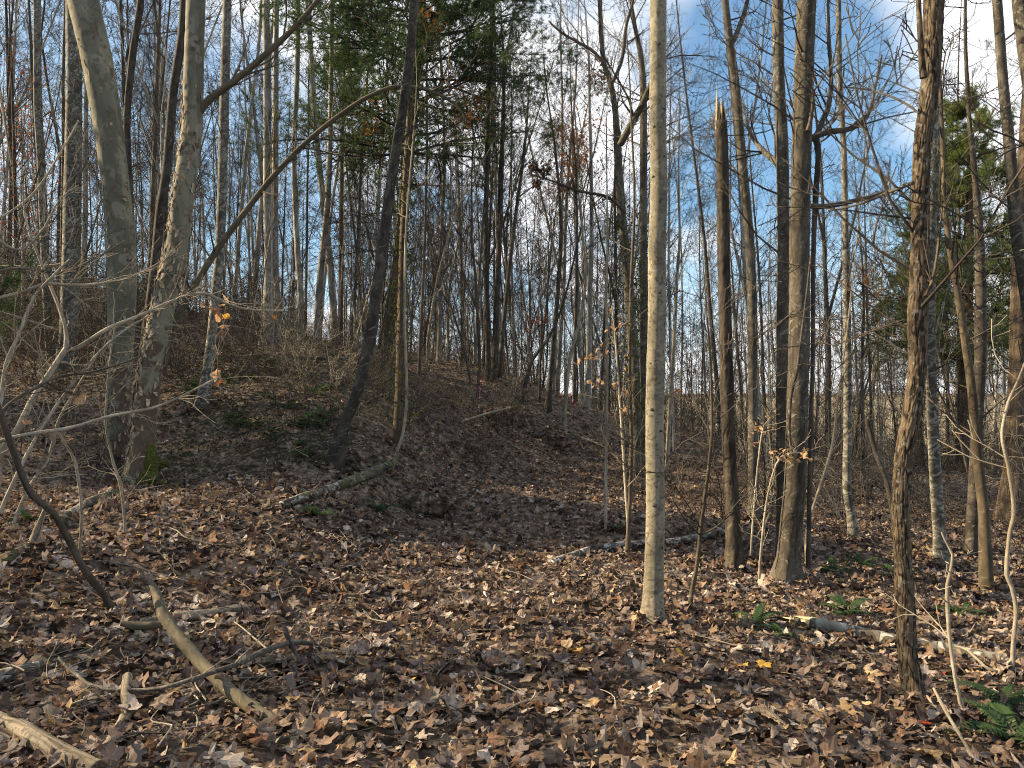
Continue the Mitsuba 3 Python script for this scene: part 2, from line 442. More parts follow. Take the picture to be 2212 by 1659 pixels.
def tree(name, label, cat, way, bark, seed, Y=None, top=13., k=14, step=.12, rough=.002, furrow=0., lumps=.04, flare=1.25, branches=(), twig='bark_twig', group=None, lean_y=0., cut=False, sink=.25, wander=.05):
    """way: (x, y, width) of the stem in the photograph's pixels (2212 wide), foot first. The foot's pixel meets the ground; Y overrides its distance."""
    rng = np.random.default_rng(seed)
    foot = hit(way[0][0], way[0][1])
    Yd = foot[1] if Y is None else Y
    P, R = [], []
    for i, (x, y, w) in enumerate(way):
        q = at(x, y, Yd)
        yy = Yd + lean_y * max(q[2] - (P[0][2] if P else q[2]), 0)
        q = at(x, y, yy)
        P.append(q)
        R.append(w / 2 / FPX * yy)
    ground = float(H(P[0][0], P[0][1]))
    if Y is not None:
        d = norm(P[0] - P[1])
        while P[0][2] > ground - .02:
            q = P[0] + d * .4
            P.insert(0, q)
            R.insert(0, R[0])
            ground = float(H(q[0], q[1]))
    base = P[0].copy()
    P.insert(0, P[0] + norm(P[0] - P[1]) * sink)
    R = [R[0] * flare] + R
    R[1] *= 1 + (flare - 1) * .7
    if not cut:
        d = norm(P[-1] - P[-2])
        H0, r0 = P[-1][2], R[-1]
        n = max(2, int((top - H0) / .8))
        for i in range(n):
            d = norm(d + rng.normal(size=3) * [wander, wander, 0] + [0, 0, .04])
            P.append(P[-1] + d * (top - H0) / n)
            R.append(r0 * (1 - .88 * (i + 1) / n))
    P, R, _ = smooth_path(P, R, step)
    if not cut:
        t = np.arange(len(P)) / len(P)
    key = thing(name, label, cat, group)
    part(key, 'trunk', stem_ply(P, R, bark, k, rng, rough=rough, furrow=furrow, lumps=lumps, roots=.42 if sink > .1 else 0.))
    if sink > .1:
        FEET.append((P[min(3, len(P) - 1)] if False else base, R[0]))
    lines = []
    for spec in branches:
        lines += branch_from(rng, P, R, *spec[:4], **(spec[4] if len(spec) > 4 else {}))
    if lines:
        part(key, 'branches', tube_ply(lines, twig, 4 if len(lines) < 60 else 3, rng.uniform(0, 9)), kind='stuff')
    return key, P, R


CROWN = lambda h0, n=16, s=1.7: (h0, 12.5, n, s, dict(depth=2, kids=(4, 3)))


def limb(key, way, Y, bark, seed, name='limb', k=8, Y1=None, step=.08, twigs=0, size=.5, label=None, rough=.001, twig=None, kids=(3, 2), up=.03, pk=None):
    """a limb along pixels, its distance running from Y to Y1"""
    rng = np.random.default_rng(seed)
    ys = np.linspace(Y, Y if Y1 is None else Y1, len(way))
    P = [at(x, y, q) for (x, y, w), q in zip(way, ys)]
    R = [w / 2 / FPX * q for (x, y, w), q in zip(way, ys)]
    P, R, _ = smooth_path(P, R, step)
    lk = part(key, name, stem_ply(P, R, bark, k, rng, rough=rough, lumps=.06), label)
    if twigs:
        out = []
        for t in rng.uniform(.12, 1, twigs):
            i = min(int(t * len(P)), len(P) - 2)
            d = bend(rng, norm(P[i + 1] - P[i]), 30, 65)
            grow(rng, out, P[i], d, size * rng.uniform(.5, 1.3), max(R[i] * .42, .0026), len(kids) - 1, kids, up, .16, .0015)
        part(lk, 'twigs', tube_ply(out, twig or bark, 3, rng.uniform(0, 9)), kind='stuff')
    return P, R


# ------------------------------------------------------------------ the trees that can be told apart
GREY, DARK, BROWN = 'bark_grey', 'bark_dark', 'bark_brown'
syc, sP, sR = tree('sycamore_tree', 'thick pale sycamore with peeling bark, left stem of the pair leaning left over the bank', 'tree',
                   [(246, 985, 48), (254, 886, 47), (261, 720, 54), (265, 600, 57), (262, 500, 57), (250, 400, 56), (242, 333, 56), (226, 230, 60), (213, 150, 62), (180, 0, 64)],
                   'bark_sycamore', 1, Y=9.3, k=36, step=.05, rough=.004, lumps=.05, top=14, flare=1.1, branches=[(6.5, 13, 16, 2.6, dict(depth=2, kids=(4, 4)))])
syc2, s2P, s2R = tree('sycamore_tree', 'pale sycamore with flaking bark and mossy foot, right stem of the pair leaning right', 'tree',
                      [(302, 1040, 58), (308, 960, 52), (313, 886, 50), (324, 803, 48), (347, 690, 49), (366, 600, 47), (379, 553, 47), (398, 400, 43), (415, 267, 43), (419, 133, 41), (423, 0, 40)],
                      'bark_sycamore', 2, k=32, step=.05, rough=.003, lumps=.06, top=13.5, flare=1.2, branches=[(6, 13, 16, 2.4, dict(depth=2, kids=(4, 4)))])
Ys2 = float(s2P[3][1])
limb(syc2, [(428, 245, 18), (452, 215, 16), (500, 180, 15), (560, 130, 14), (610, 85, 13), (640, 55, 11), (692, -5, 9), (760, -70, 7)], Ys2, 'branch_olive', 3, twigs=7, size=.9)
arch = thing('arching_sapling', 'long olive sapling arching from behind the sycamores to the leaning dark tree', 'sapling')
aY = 10.2
limb(arch, [(352, 800, 16), (372, 713, 16), (410, 636, 15), (460, 553, 14), (520, 470, 13), (600, 370, 12), (670, 300, 11), (740, 245, 11), (800, 207, 10), (860, 187, 9), (905, 190, 8), (945, 203, 7), (985, 228, 5), (1008, 262, 3)], aY, 'branch_olive', 4, 'stem', k=10, twigs=16, size=.7)


def flakes(key, P, R, seed, count, h0, h1, side=None, smin=.03, smax=.085):
    """loose curled plates of bark standing off a stem"""
    rng = np.random.default_rng(seed)
    V, F, UV = [], [], []
    z = P[:, 2] - P[2, 2]
    for h in rng.uniform(h0, h1, count):
        i = int(np.clip(np.searchsorted(z, h), 1, len(P) - 2))
        t = norm(P[i + 1] - P[i])
        a = rng.uniform(0, 2 * np.pi) if side is None or rng.random() < .4 else math.radians(rng.normal(side, 40))
        o = norm(np.array([math.cos(a), -math.sin(a), 0]) - t * np.dot([math.cos(a), -math.sin(a), 0], t))
        s = np.cross(t, o)
        w, l = rng.uniform(smin, smax) * .7, rng.uniform(smin, smax) * 1.25
        lift = rng.uniform(.15, .7) * w
        up = rng.choice([-1, 1])
        c = P[i] + o * (R[i] * 1.03)
        n0 = sum(len(x) for x in V)
        r_ = []
        for q in (0, 1, 2):
            off = (q / 2) ** 2 * lift + .002
            wd = w * (1 - .25 * q) * rng.uniform(.7, 1.2)
            for e in (-1, 0, 1):
                r_.append(c + t * up * l * (q / 2 - .4) + s * e * wd * .5 + o * (off + (.10 * w if e == 0 else 0)))
        V.append(np.array(r_))
        for q in (0, 1):
            for e in (0, 1):
                b = n0 + q * 3 + e
                F += [(b, b + 1, b + 4), (b, b + 4, b + 3)]
        UV.append(np.stack([np.full(9, rng.uniform(0, 9)), np.linspace(0, .1, 9)], 1))
    return part(key + '__trunk', 'loose_bark', mikit.ply(trimesh.Trimesh(np.vstack(V), np.array(F), process=False), 'bark_flake', smooth=False, uv=np.vstack(UV)), 'curling plates of loose bark', 'stuff')


surf('bark_flake', bark_fn((.33, .275, .20), (.13, .10, .07), (.08, .06, .04), 20, 20))
flakes(syc, sP, sR, 11, 420, .1, 2.2, 180)
flakes(syc, sP, sR, 12, 90, 2.2, 5.6, 180, .02, .07)
flakes(syc2, s2P, s2R, 13, 420, .2, 2.6, 180)
flakes(syc2, s2P, s2R, 14, 170, 2.6, 4.6, 180)


def moss_clump(key, name, x, y, sx, sy, sz, seed, Y=None, label=None, dz=0.):
    m = trimesh.creation.icosphere(4, 1.)
    v = m.vertices
    d = meshkit.fbm(v * 2.2 + seed, 4, 3) - .5 + .25 * (meshkit.noise(v * 14 + seed, 5) - .5)
    v = v * (1 + .55 * d[:, None]) * [sx, sy, sz]
    p = hit(x, y) if Y is None else at(x, y, Y)
    return part(key, name, mikit.ply(trimesh.Trimesh(v + p + [0, 0, dz], m.faces, process=False), 'moss', smooth=True), label)


moss_clump(syc2 + '__trunk', 'moss', 325, 1005, .07, .08, .22, 3, Y=8.55, label='green moss on the foot of the trunk')
moss_clump(syc2 + '__trunk', 'moss', 320, 1035, .10, .10, .10, 5, Y=8.5)
mk = thing('moss_clump', 'rounded green moss clump right of the mossy sycamore foot', 'moss')
moss_clump(mk, 'cushion', 348, 1008, .09, .1, .09, 9)

TREES = [
    # name, label, cat, way, bark, seed, extra
    ('tulip_tree', 'straight smooth tan trunk standing alone in the middle right foreground', 'tree',
     [(1408, 1354, 44), (1411, 1310, 42), (1413, 1239, 41), (1416, 1080, 40), (1414, 950, 39), (1416, 800, 39.5), (1419, 683, 38), (1419, 553, 38), (1423, 400, 36), (1421, 267, 36), (1422, 0, 35)], 'bark_tulip', 21, dict(k=40, step=.03, rough=.0012, lumps=.03, top=15, branches=[CROWN(6.0)])),
    ('broken_snag', 'dark dead trunk with a splintered broken top, right of the tan trunk', 'dead tree',
     [(1588, 1236, 34), (1584, 1130, 31), (1574, 950, 29), (1567, 720, 28), (1563, 550, 27), (1560, 333, 27), (1556, 262, 28)], 'bark_snag', 22, dict(k=30, step=.03, rough=.003, furrow=.004, cut=True)),
    ('forked_tree', 'slim grey tree with a high fork just right of the broken snag', 'tree',
     [(1630, 1128, 22), (1627, 1017, 21), (1626, 720, 21), (1621, 553, 20), (1602, 333, 19), (1587, 167, 18), (1577, 97, 17), (1566, 0, 15)], GREY, 23, dict(k=18, step=.06, branches=[CROWN(6.5), (2, 6, 10, .9, dict(kids=(3, 2)))])),
    ('grey_tree', 'straight mottled grey trunk touching the left side of the thick brown-grey tree', 'tree',
     [(1687, 1236, 27), (1690, 1106, 26), (1690, 886, 27), (1691, 720, 28), (1692, 553, 26), (1690, 333, 26), (1682, 167, 25), (1680, 0, 24)], GREY, 24, dict(k=22, step=.05, Y=7.35, branches=[CROWN(6.5), (3.0, 6, 8, 1.4, dict(kids=(4, 3)))])),
    ('grey_tree', 'thickest brown-grey trunk at right with a vine scar down its face', 'tree',
     [(1699, 1262, 52), (1704, 1206, 47), (1712, 1106, 46), (1717, 1050, 45), (1722, 886, 44), (1727, 720, 44), (1727, 553, 43), (1731, 333, 42), (1736, 167, 41), (1743, 0, 40)], 'bark_furrowed', 25, dict(k=40, step=.035, rough=.0022, furrow=.0016, lumps=.04, branches=[CROWN(6.0), (3.4, 5.2, 7, 1.5, dict(kids=(4, 3)))])),
    ('grey_tree', 'pole-thin grey tree with a curved foot between thick trunk and rough trunk', 'tree',
     [(1846, 1172, 20), (1838, 1112, 18), (1829, 1050, 17), (1831, 886, 17), (1830, 720, 16), (1827, 553, 14), (1823, 333, 12), (1813, 167, 12), (1811, 0, 11)], 'bark_lichen', 26, dict(k=16, step=.06, branches=[CROWN(6.0), (2.5, 6, 9, 1.0, dict(kids=(3, 2)))])),
    ('rough_barked_tree', 'nearest dark furrowed trunk, winding slightly, in the right foreground', 'tree',
     [(1978, 1528, 46), (1972, 1480, 42), (1960, 1406, 38), (1956, 1320, 42), (1950, 1206, 36), (1946, 1106, 37), (1953, 986, 38), (1970, 886, 37), (1982, 786, 37), (1982, 700, 42), (1984, 653, 42), (1987, 553, 38), (1991, 333, 36), (2005, 217, 37), (2012, 150, 38), (2018, 0, 42)], 'bark_rough', 27, dict(k=88, step=.012, rough=.0012, furrow=.0045, lumps=.05, top=11, branches=[(2.2, 3.6, 9, 1.2, dict(kids=(4, 3), az=(-80, 60))), (4.2, 10, 14, 1.5, dict(kids=(4, 3)))])),
    ('grey_tree', 'pale-flecked grey tree right of the rough dark trunk', 'tree',
     [(2034, 1218, 27), (2029, 1150, 25), (2022, 1050, 24), (2014, 886, 22), (2010, 720, 21), (2013, 553, 17), (2020, 400, 14), (2025, 200, 12), (2028, 0, 10)], 'bark_lichen', 28, dict(k=18, step=.06, branches=[CROWN(5.5), (2, 5.5, 12, 1.0, dict(kids=(3, 3)))])),
    ('brown_tree', 'olive-brown tree near the right edge, bending down to the right', 'tree',
     [(2131, 1278, 25), (2126, 1120, 22), (2113, 1000, 20), (2100, 850, 18), (2082, 720, 15), (2066, 620, 13), (2052, 540, 12), (2040, 430, 10), (2034, 250, 8)], BROWN, 29, dict(k=16, step=.05, top=9, branches=[(1.5, 8.5, 26, 1.0, dict(kids=(3, 3)))])),
    ('dark_tree', 'dark straight trunk behind the olive-brown tree near the right edge', 'tree',
     [(2097, 1205, 24), (2105, 1040, 23), (2112, 886, 23), (2119, 720, 24), (2117, 553, 20), (2108, 400, 13), (2094, 260, 9), (2085, 60, 7)], DARK, 30, dict(k=16, step=.06, top=9, branches=[(1.5, 8.5, 30, 1.2, dict(kids=(3, 3), lo=60, hi=95))])),
    ('grey_tree', 'pale grey trunk leaning right along the upper right edge', 'tree',
     [(2212, 600, 26), (2194, 480, 25), (2182, 333, 22), (2166, 167, 20), (2154, 0, 19)], GREY, 31, dict(k=18, step=.06, Y=8.2, branches=[CROWN(6.0), (3.5, 6, 8, 1.2, dict(kids=(4, 3)))])),
    ('grey_tree', 'dark grey trunk cut off by the upper right corner', 'tree',
     [(2275, 520, 36), (2245, 300, 34), (2215, 100, 32), (2203, 0, 31)], GREY, 32, dict(k=18, step=.06, Y=7.0, branches=[CROWN(5.6)])),
    ('shaggy_tree', 'shaggy reddish-brown trunk on the right edge', 'tree',
     [(2178, 1130, 48), (2192, 1000, 42), (2200, 800, 38), (2204, 553, 34), (2218, 300, 30), (2240, 0, 28)], 'bark_shaggy', 33, dict(k=26, step=.04, rough=.006, furrow=.010, branches=[(2, 12, 26, 1.4, dict(kids=(4, 3)))])),
    ('vine_covered_tree', 'grey forked tree hung with vines, left of the tan trunk', 'tree',
     [(1378, 1022, 30), (1374, 886, 24), (1364, 700, 23), (1352, 553, 21), (1343, 467, 20), (1337, 367, 18), (1333, 300, 16), (1330, 250, 13), (1320, 183, 12), (1304, 133, 11), (1298, 60, 10), (1296, 0, 9)], GREY, 34, dict(k=18, step=.06, flare=1.4, branches=[(4.0, 12, 24, 1.8, dict(kids=(4, 3)))])),
    ('grey_tree', 'grey trunk half hidden behind the left side of the tan trunk', 'tree',
     [(1394, 1000, 19), (1391, 720, 18), (1390, 553, 17), (1390, 230, 15), (1385, 127, 13), (1372, 60, 9), (1362, 0, 7)], GREY, 35, dict(k=16, step=.06, Y=13.2, branches=[(5.5, 12, 24, 1.8, dict(kids=(4, 3)))])),
    ('dark_tree', 'dark lichen-spotted tree leaning right across the middle left', 'tree',
     [(722, 1003, 34), (742, 920, 26), (768, 860, 24), (801, 720, 27), (812, 640, 24), (824, 553, 23), (830, 500, 22), (854, 333, 21), (880, 167, 22), (895, 0, 19)], DARK, 36, dict(k=22, step=.05, rough=.003, branches=[CROWN(6.0, 14), (3.3, 6, 4, .9, dict(kids=(3, 2)))])),
    ('grey_tree', 'slim moss-footed tree catching sun at its base, right of the sycamores', 'tree',
     [(434, 885, 25), (446, 820, 24), (458, 720, 20), (469, 600, 20), (474, 553, 20), (480, 400, 20), (486, 167, 20), (491, 0, 18)], 'bark_lichen', 37, dict(k=16, step=.06, branches=[CROWN(6.0, 14), (4, 6.5, 8, 1.0, dict(kids=(3, 2)))])),
    ('lichen_tree', 'stout pale-lichened trunk behind the left shrub, left of the sycamores', 'tree',
     [(141, 806, 38), (148, 720, 35), (152, 600, 36), (155, 500, 36), (158, 333, 34), (160, 180, 32), (158, 0, 29)], 'bark_lichen', 38, dict(k=22, step=.07, Y=13.2, branches=[CROWN(7.0, 16, 2.2)])),
    ('dark_tree', 'thin mottled dark trunk near the left edge, left of the stout lichened trunk', 'tree',
     [(110, 772, 18), (106, 720, 18), (97, 553, 17), (88, 333, 17), (82, 233, 17), (80, 0, 15)], 'bark_lichen', 39, dict(k=14, step=.08, Y=14.5, branches=[CROWN(6.5, 16, 2.0)])),
    ('dark_tree', 'dark trunk right behind the upper part of the right sycamore stem', 'tree',
     [(312, 760, 22), (337, 553, 20), (345, 467, 20), (360, 367, 19), (374, 200, 19), (392, 80, 18), (398, 0, 18)], DARK, 40, dict(k=16, step=.07, Y=12.5, branches=[CROWN(6.2, 16, 2.0)])),
    ('dark_tree', 'dark multi-stemmed tree seen between the two sycamore stems', 'tree',
     [(292, 720, 19), (286, 553, 18), (278, 400, 17), (274, 270, 15), (285, 133, 15), (304, 0, 15)], DARK, 41, dict(k=14, step=.08, Y=14.5, branches=[CROWN(5.5, 18, 2.0)])),
    ('grey_tree', 'left trunk of the pale twin poles on the left ridge', 'tree',
     [(575, 752, 29), (580, 690, 26), (580, 553, 18), (577, 400, 17), (577, 233, 16), (575, 0, 15)], 'bark_stand', 42, dict(k=16, step=.08, Y=17, top=17, branches=[(9, 16, 16, 2, dict(kids=(4, 3)))])),
    ('grey_tree', 'right trunk of the pale twin poles on the left ridge', 'tree',
     [(600, 752, 18), (598, 650, 16), (593, 553, 15), (595, 267, 13), (597, 0, 11)], 'bark_stand', 43, dict(k=14, step=.08, Y=17.2, top=17, branches=[(9, 16, 16, 2, dict(kids=(4, 3)))])),
    ('grey_tree', 'straight grey pole a step right of the pale twin poles', 'tree',
     [(650, 748, 16), (650, 650, 13), (643, 553, 12), (635, 333, 11), (642, 150, 11), (644, 0, 10)], 'bark_stand', 44, dict(k=12, step=.08, Y=17.5, top=17, branches=[(8, 16, 16, 2, dict(kids=(4, 3)))])),
    ('grey_tree', 'grey pole with a slight bow, left of the leaning dark tree on the ridge', 'tree',
     [(683, 752, 16), (690, 620, 14), (696, 553, 14), (708, 430, 13), (714, 250, 11), (717, 0, 9)], 'bark_stand', 45, dict(k=12, step=.08, Y=17.6, top=17, branches=[(8, 16, 16, 2, dict(kids=(4, 3)))])),
    ('ivy_covered_tree', 'slender ivy-clad trunk just right of the leaning dark tree', 'tree',
     [(858, 968, 20), (862, 850, 17), (866, 700, 17), (870, 553, 17), (876, 400, 15), (884, 250, 12), (892, 100, 9), (898, 0, 8)], 'bark_shaggy', 46, dict(k=16, step=.06, rough=.004, branches=[(3.5, 9, 20, 1.5, dict(kids=(4, 3), lo=60, hi=100)), ])),
    ('thin_sapling', 'pale thin sapling with a curved foot in front of the ivy-clad trunk', 'sapling',
     [(846, 1014, 8), (858, 975, 7), (870, 936, 7), (879, 853, 6), (877, 780, 6), (874, 700, 6), (875, 553, 5), (884, 400, 4), (896, 250, 3)], 'bark_pale', 47, dict(k=8, step=.07, top=6, flare=1.1, branches=[(1.5, 5, 8, .5, dict(depth=1, kids=(3,)))], twig='bark_pale')),
    ('thin_sapling', 'pale thin upright sapling left of the tan trunk, nearest of three', 'sapling',
     [(1308, 1146, 7), (1309, 1000, 6), (1311, 830, 6), (1310, 650, 5), (1312, 500, 4)], 'bark_pale', 48, dict(k=8, step=.07, top=5.5, flare=1.1, branches=[(1.5, 5, 8, .5, dict(depth=1, kids=(3,)))], twig='bark_pale')),
    ('thin_sapling', 'brown sapling rising beside the left side of the tan trunk', 'sapling',
     [(1355, 1214, 11), (1358, 1140, 10), (1364, 960, 8), (1360, 800, 8), (1364, 600, 7)], BROWN, 49, dict(k=10, step=.06, top=6, branches=[(1, 5, 12, .6, dict(depth=1, kids=(3,)))])),
    ('thin_sapling', 'pale thin trunk against the right edge of the tan trunk', 'sapling',
     [(1441, 1024, 9), (1444, 940, 9), (1447, 883, 8), (1457, 720, 8), (1462, 600, 7)], 'bark_pale', 50, dict(k=10, step=.07, top=8, branches=[(2, 7, 14, .9, dict(depth=2, kids=(3, 2)))])),
    ('thin_sapling', 'crooked pale sapling with dark upper stem on the path side', 'sapling',
     [(1219, 918, 8), (1222, 867, 8), (1230, 783, 8), (1250, 700, 7), (1265, 600, 6), (1258, 500, 5)], 'bark_pale', 51, dict(k=10, step=.08, top=8, branches=[(2, 7, 14, 1.1, dict(depth=2, kids=(3, 2)))])),
    ('thin_sapling', 'bare sapling with wide low twigs between the tan trunk and the snag', 'sapling',
     [(1487, 1332, 10), (1496, 1270, 10), (1505, 1223, 9), (1518, 1106, 9), (1532, 1000, 7), (1538, 920, 6), (1536, 830, 4)], 'bark_brown', 52, dict(k=10, step=.05, top=2.9, branches=[(.7, 2.6, 14, .9, dict(depth=2, kids=(3, 2), lo=45, hi=75))], twig='bark_twig')),
    ('thin_sapling', 'pale sapling leaning right from behind the thick trunk', 'sapling',
     [(1748, 1240, 10), (1742, 1180, 9), (1745, 1140, 8), (1762, 1080, 7), (1785, 1010, 7), (1800, 950, 6), (1808, 880, 4)], 'bark_pale', 53, dict(k=10, step=.05, top=4, branches=[(.8, 3.5, 10, .8, dict(depth=2, kids=(3, 2)))], twig='bark_twig')),
    ('thin_sapling', 'bent tan sapling with kinks near the right edge', 'sapling',
     [(2185, 1458, 9), (2190, 1380, 9), (2195, 1320, 9), (2186, 1270, 9), (2174, 1238, 9), (2180, 1160, 8), (2190, 1106, 8), (2178, 1010, 7), (2165, 940, 7), (2178, 870, 6), (2200, 820, 5)], 'bark_pale', 54, dict(k=12, step=.03, top=3.2, flare=1.05, branches=[(1.2, 2.8, 8, .6, dict(depth=1, kids=(3,)))], twig='bark_pale')),
    ('thin_sapling', 'pale forked sapling in the right foreground beside the rough trunk', 'sapling',
     [(2087, 1573, 9), (2072, 1506, 8), (2057, 1423, 8), (2048, 1340, 8), (2046, 1270, 8), (2055, 1225, 6), (2058, 1200, 6), (2046, 1175, 5), (2034, 1150, 4)], 'bark_pale', 55, dict(k=12, step=.03, cut=True, flare=1.1, branches=[(.5, 1.2, 5, .35, dict(depth=1, kids=(2,), rmin=.002))], twig='bark_pale')),
    ('dark_sapling', 'broken black stem leaning against the rough trunk', 'dead stem',
     [(1952, 1312, 15), (1945, 1220, 14), (1930, 1106, 14), (1917, 1043, 12), (1892, 977, 11), (1873, 905, 11)], 'bark_dark', 56, dict(k=12, step=.03, Y=4.35, cut=True, sink=.02, flare=1.)),
    ('dark_tree', 'left of two dark straight trunks on the ridge above the path', 'tree',
     [(1055, 822, 12), (1053, 700, 11), (1050, 553, 11), (1052, 330, 10), (1060, 100, 9)], DARK, 57, dict(k=12, step=.1, top=12, branches=[(4, 11, 20, 1.5, dict(kids=(3, 3)))])),
    ('dark_tree', 'right of two dark straight trunks on the ridge above the path', 'tree',
     [(1067, 818, 14), (1072, 680, 13), (1077, 553, 12), (1084, 333, 11), (1088, 220, 9)], DARK, 58, dict(k=12, step=.1, top=11, branches=[(4, 10, 20, 1.5, dict(kids=(3, 3)))])),
    ('grey_tree', 'grey tree leaning right beside the two dark ridge trunks', 'tree',
     [(1078, 815, 11), (1088, 700, 10), (1100, 580, 9), (1112, 480, 8), (1135, 300, 6)], GREY, 59, dict(k=10, step=.1, top=10, branches=[(4, 9, 18, 1.4, dict(kids=(3, 3)))])),
    ('dark_tree', 'dark tree curving left at its foot where the path tops the ridge', 'tree',
     [(1183, 886, 13), (1190, 800, 10), (1197, 720, 10), (1207, 600, 9), (1212, 500, 8), (1205, 380, 6)], DARK, 60, dict(k=10, step=.1, top=10, branches=[(3, 9, 18, 1.5, dict(kids=(3, 3)))])),
    ('dark_sapling', 'thin black sapling slanting right on the ridge', 'sapling',
     [(1127, 872, 8), (1137, 820, 8), (1148, 783, 7), (1183, 733, 6), (1215, 660, 5), (1240, 560, 4)], DARK, 61, dict(k=8, step=.1, top=8, branches=[(2, 7, 12, 1.2, dict(kids=(3, 2)))])),
    ('grey_tree', 'pale leaning tree on the ridge right of the ivy-clad trunk', 'tree',
     [(947, 785, 11), (950, 700, 10), (952, 553, 9), (960, 350, 7)], 'bark_stand', 62, dict(k=10, step=.1, top=14, branches=[(5, 13, 20, 1.6, dict(kids=(3, 3)))])),
    ('grey_tree', 'upright pale tree on the ridge crest above the leafy bank', 'tree',
     [(1000, 776, 12), (1001, 690, 10), (996, 553, 9), (985, 300, 7)], 'bark_stand', 63, dict(k=10, step=.1, top=14, branches=[(5, 13, 20, 1.6, dict(kids=(3, 3)))])),
    ('grey_tree', 'pale straight tree beyond the path, behind the thin saplings', 'tree',
     [(1268, 885, 13), (1272, 780, 12), (1274, 640, 11), (1278, 500, 9), (1276, 300, 7)], 'bark_stand', 64, dict(k=10, step=.1, top=13, branches=[(4.5, 12, 20, 1.6, dict(kids=(3, 3)))])),
]


def rough_bark(p, n, uv):
    u, v = uv.x, uv.y
    g = noise(u * 85, v * 11, 6)
    c = mix((.115, .09, .06), (.055, .043, .03), smoothstep(.3, .7, fbm(u * 60, v * 30, 1, 3)))
    c = mix(c, (.018, .014, .011), smoothstep(.16, .04, dr.abs(g - .5)))
    return mix(c, (.17, .17, .145), smoothstep(.66, .76, fbm(u * 55, v * 50, 4, 3)) * .5)


surf('bark_rough', rough_bark, .9, .2)
MADE = {}
for name, label, cat, way, bark, seed, kw in TREES:
    MADE[seed] = tree(name, label, cat, way, bark, seed, **kw)

fk, fP, fR = MADE[23]
limb(fk, [(1578, 100, 12), (1588, 80, 11), (1600, 50, 10), (1610, 20, 9), (1617, -10, 8), (1622, -80, 6)], float(fP[5][1]), GREY, 70, k=8)
gk = MADE[24][0]
limb(gk, [(1690, 362, 16), (1670, 345, 14), (1645, 322, 12), (1628, 300, 9), (1612, 262, 6), (1606, 220, 4)], 7.35, GREY, 71, twigs=12, size=.9, twig='bark_twig', Y1=8.2)
bk = MADE[25][0]
limb(bk, [(1750, 302, 12), (1790, 285, 13), (1830, 280, 12), (1865, 262, 10), (1880, 235, 8), (1890, 190, 6), (1905, 120, 4)], 7.1, 'bark_furrowed', 72, twigs=16, size=1.0, twig='bark_twig', Y1=7.6)
limb(bk, [(1745, 283, 10), (1752, 255, 9), (1757, 190, 7), (1754, 186, 3)], 6.85, 'bark_shaggy', 73, name='dead_stub', k=8)
limb(bk, [(1750, 445, 12), (1790, 445, 11), (1840, 435, 10), (1900, 420, 9), (1960, 400, 6), (2010, 380, 4)], 7.1, 'bark_furrowed', 74, twigs=14, size=.9, twig='bark_twig', Y1=7.9)
limb(bk, [(1752, 553, 5), (1742, 640, 5), (1730, 735, 6), (1722, 800, 7), (1708, 860, 7), (1705, 930, 6), (1712, 985, 5)], 6.62, 'bark_dark', 75, name='vine', k=7)
limb(bk, [(1762, 300, 14), (1768, 330, 13), (1762, 420, 12), (1757, 560, 10), (1756, 760, 9), (1752, 900, 9), (1748, 1100, 10), (1746, 1228, 11)], 7.35, 'bark_twig', 76, name='side_stem', k=8)
limb(bk, [(1762, 300, 14), (1775, 265, 12), (1790, 230, 11), (1795, 170, 9), (1790, 60, 7), (1788, -40, 5)], 7.35, GREY, 77, name='side_stem', k=8, twigs=8, size=1.0, twig='bark_twig')
rk, rP, rR = MADE[27]
limb(rk, [(1995, 168, 15), (1992, 140, 14), (1988, 80, 12), (1984, 0, 10), (1980, -90, 8)], 4.0, 'bark_rough', 78, k=12)
limb(rk, [(2000, 640, 10), (2014, 610, 9), (2022, 570, 7), (2030, 500, 5), (2038, 420, 3)], 4.0, 'bark_rough', 79, k=8, twigs=6, size=.4, twig='bark_twig')
limb(rk, [(1985, 245, 5), (1940, 215, 5), (1880, 195, 4), (1820, 188, 3)], 4.0, 'bark_twig', 80, twigs=8, size=.5, Y1=4.5)
limb(rk, [(1972, 395, 8), (1920, 415, 7), (1860, 440, 5), (1790, 455, 4)], 4.0, 'bark_twig', 81, twigs=8, size=.5, Y1=4.6)
vk, vP, vR = MADE[34]
limb(vk, [(1340, 312, 15), (1352, 290, 16), (1370, 258, 15), (1384, 232, 14), (1398, 200, 13), (1412, 170, 11), (1424, 120, 8)], 13.0, GREY, 82, twigs=8, size=1.2, twig='bark_twig', Y1=12.2)
limb(vk, [(1310, 150, 8), (1280, 110, 7), (1250, 92, 6), (1215, 72, 5), (1185, 45, 3)], 13.0, 'bark_twig', 83, twigs=12, size=1.0)
limb(vk, [(1322, 180, 8), (1345, 120, 8), (1352, 60, 7), (1368, 0, 6), (1378, -60, 4)], 13.0, GREY, 84, twigs=10, size=1.2, twig='bark_twig')
limb(vk, [(1350, 460, 8), (1310, 425, 7), (1250, 412, 6), (1190, 390, 4), (1140, 375, 3)], 12.8, 'bark_twig', 85, twigs=14, size=.9)

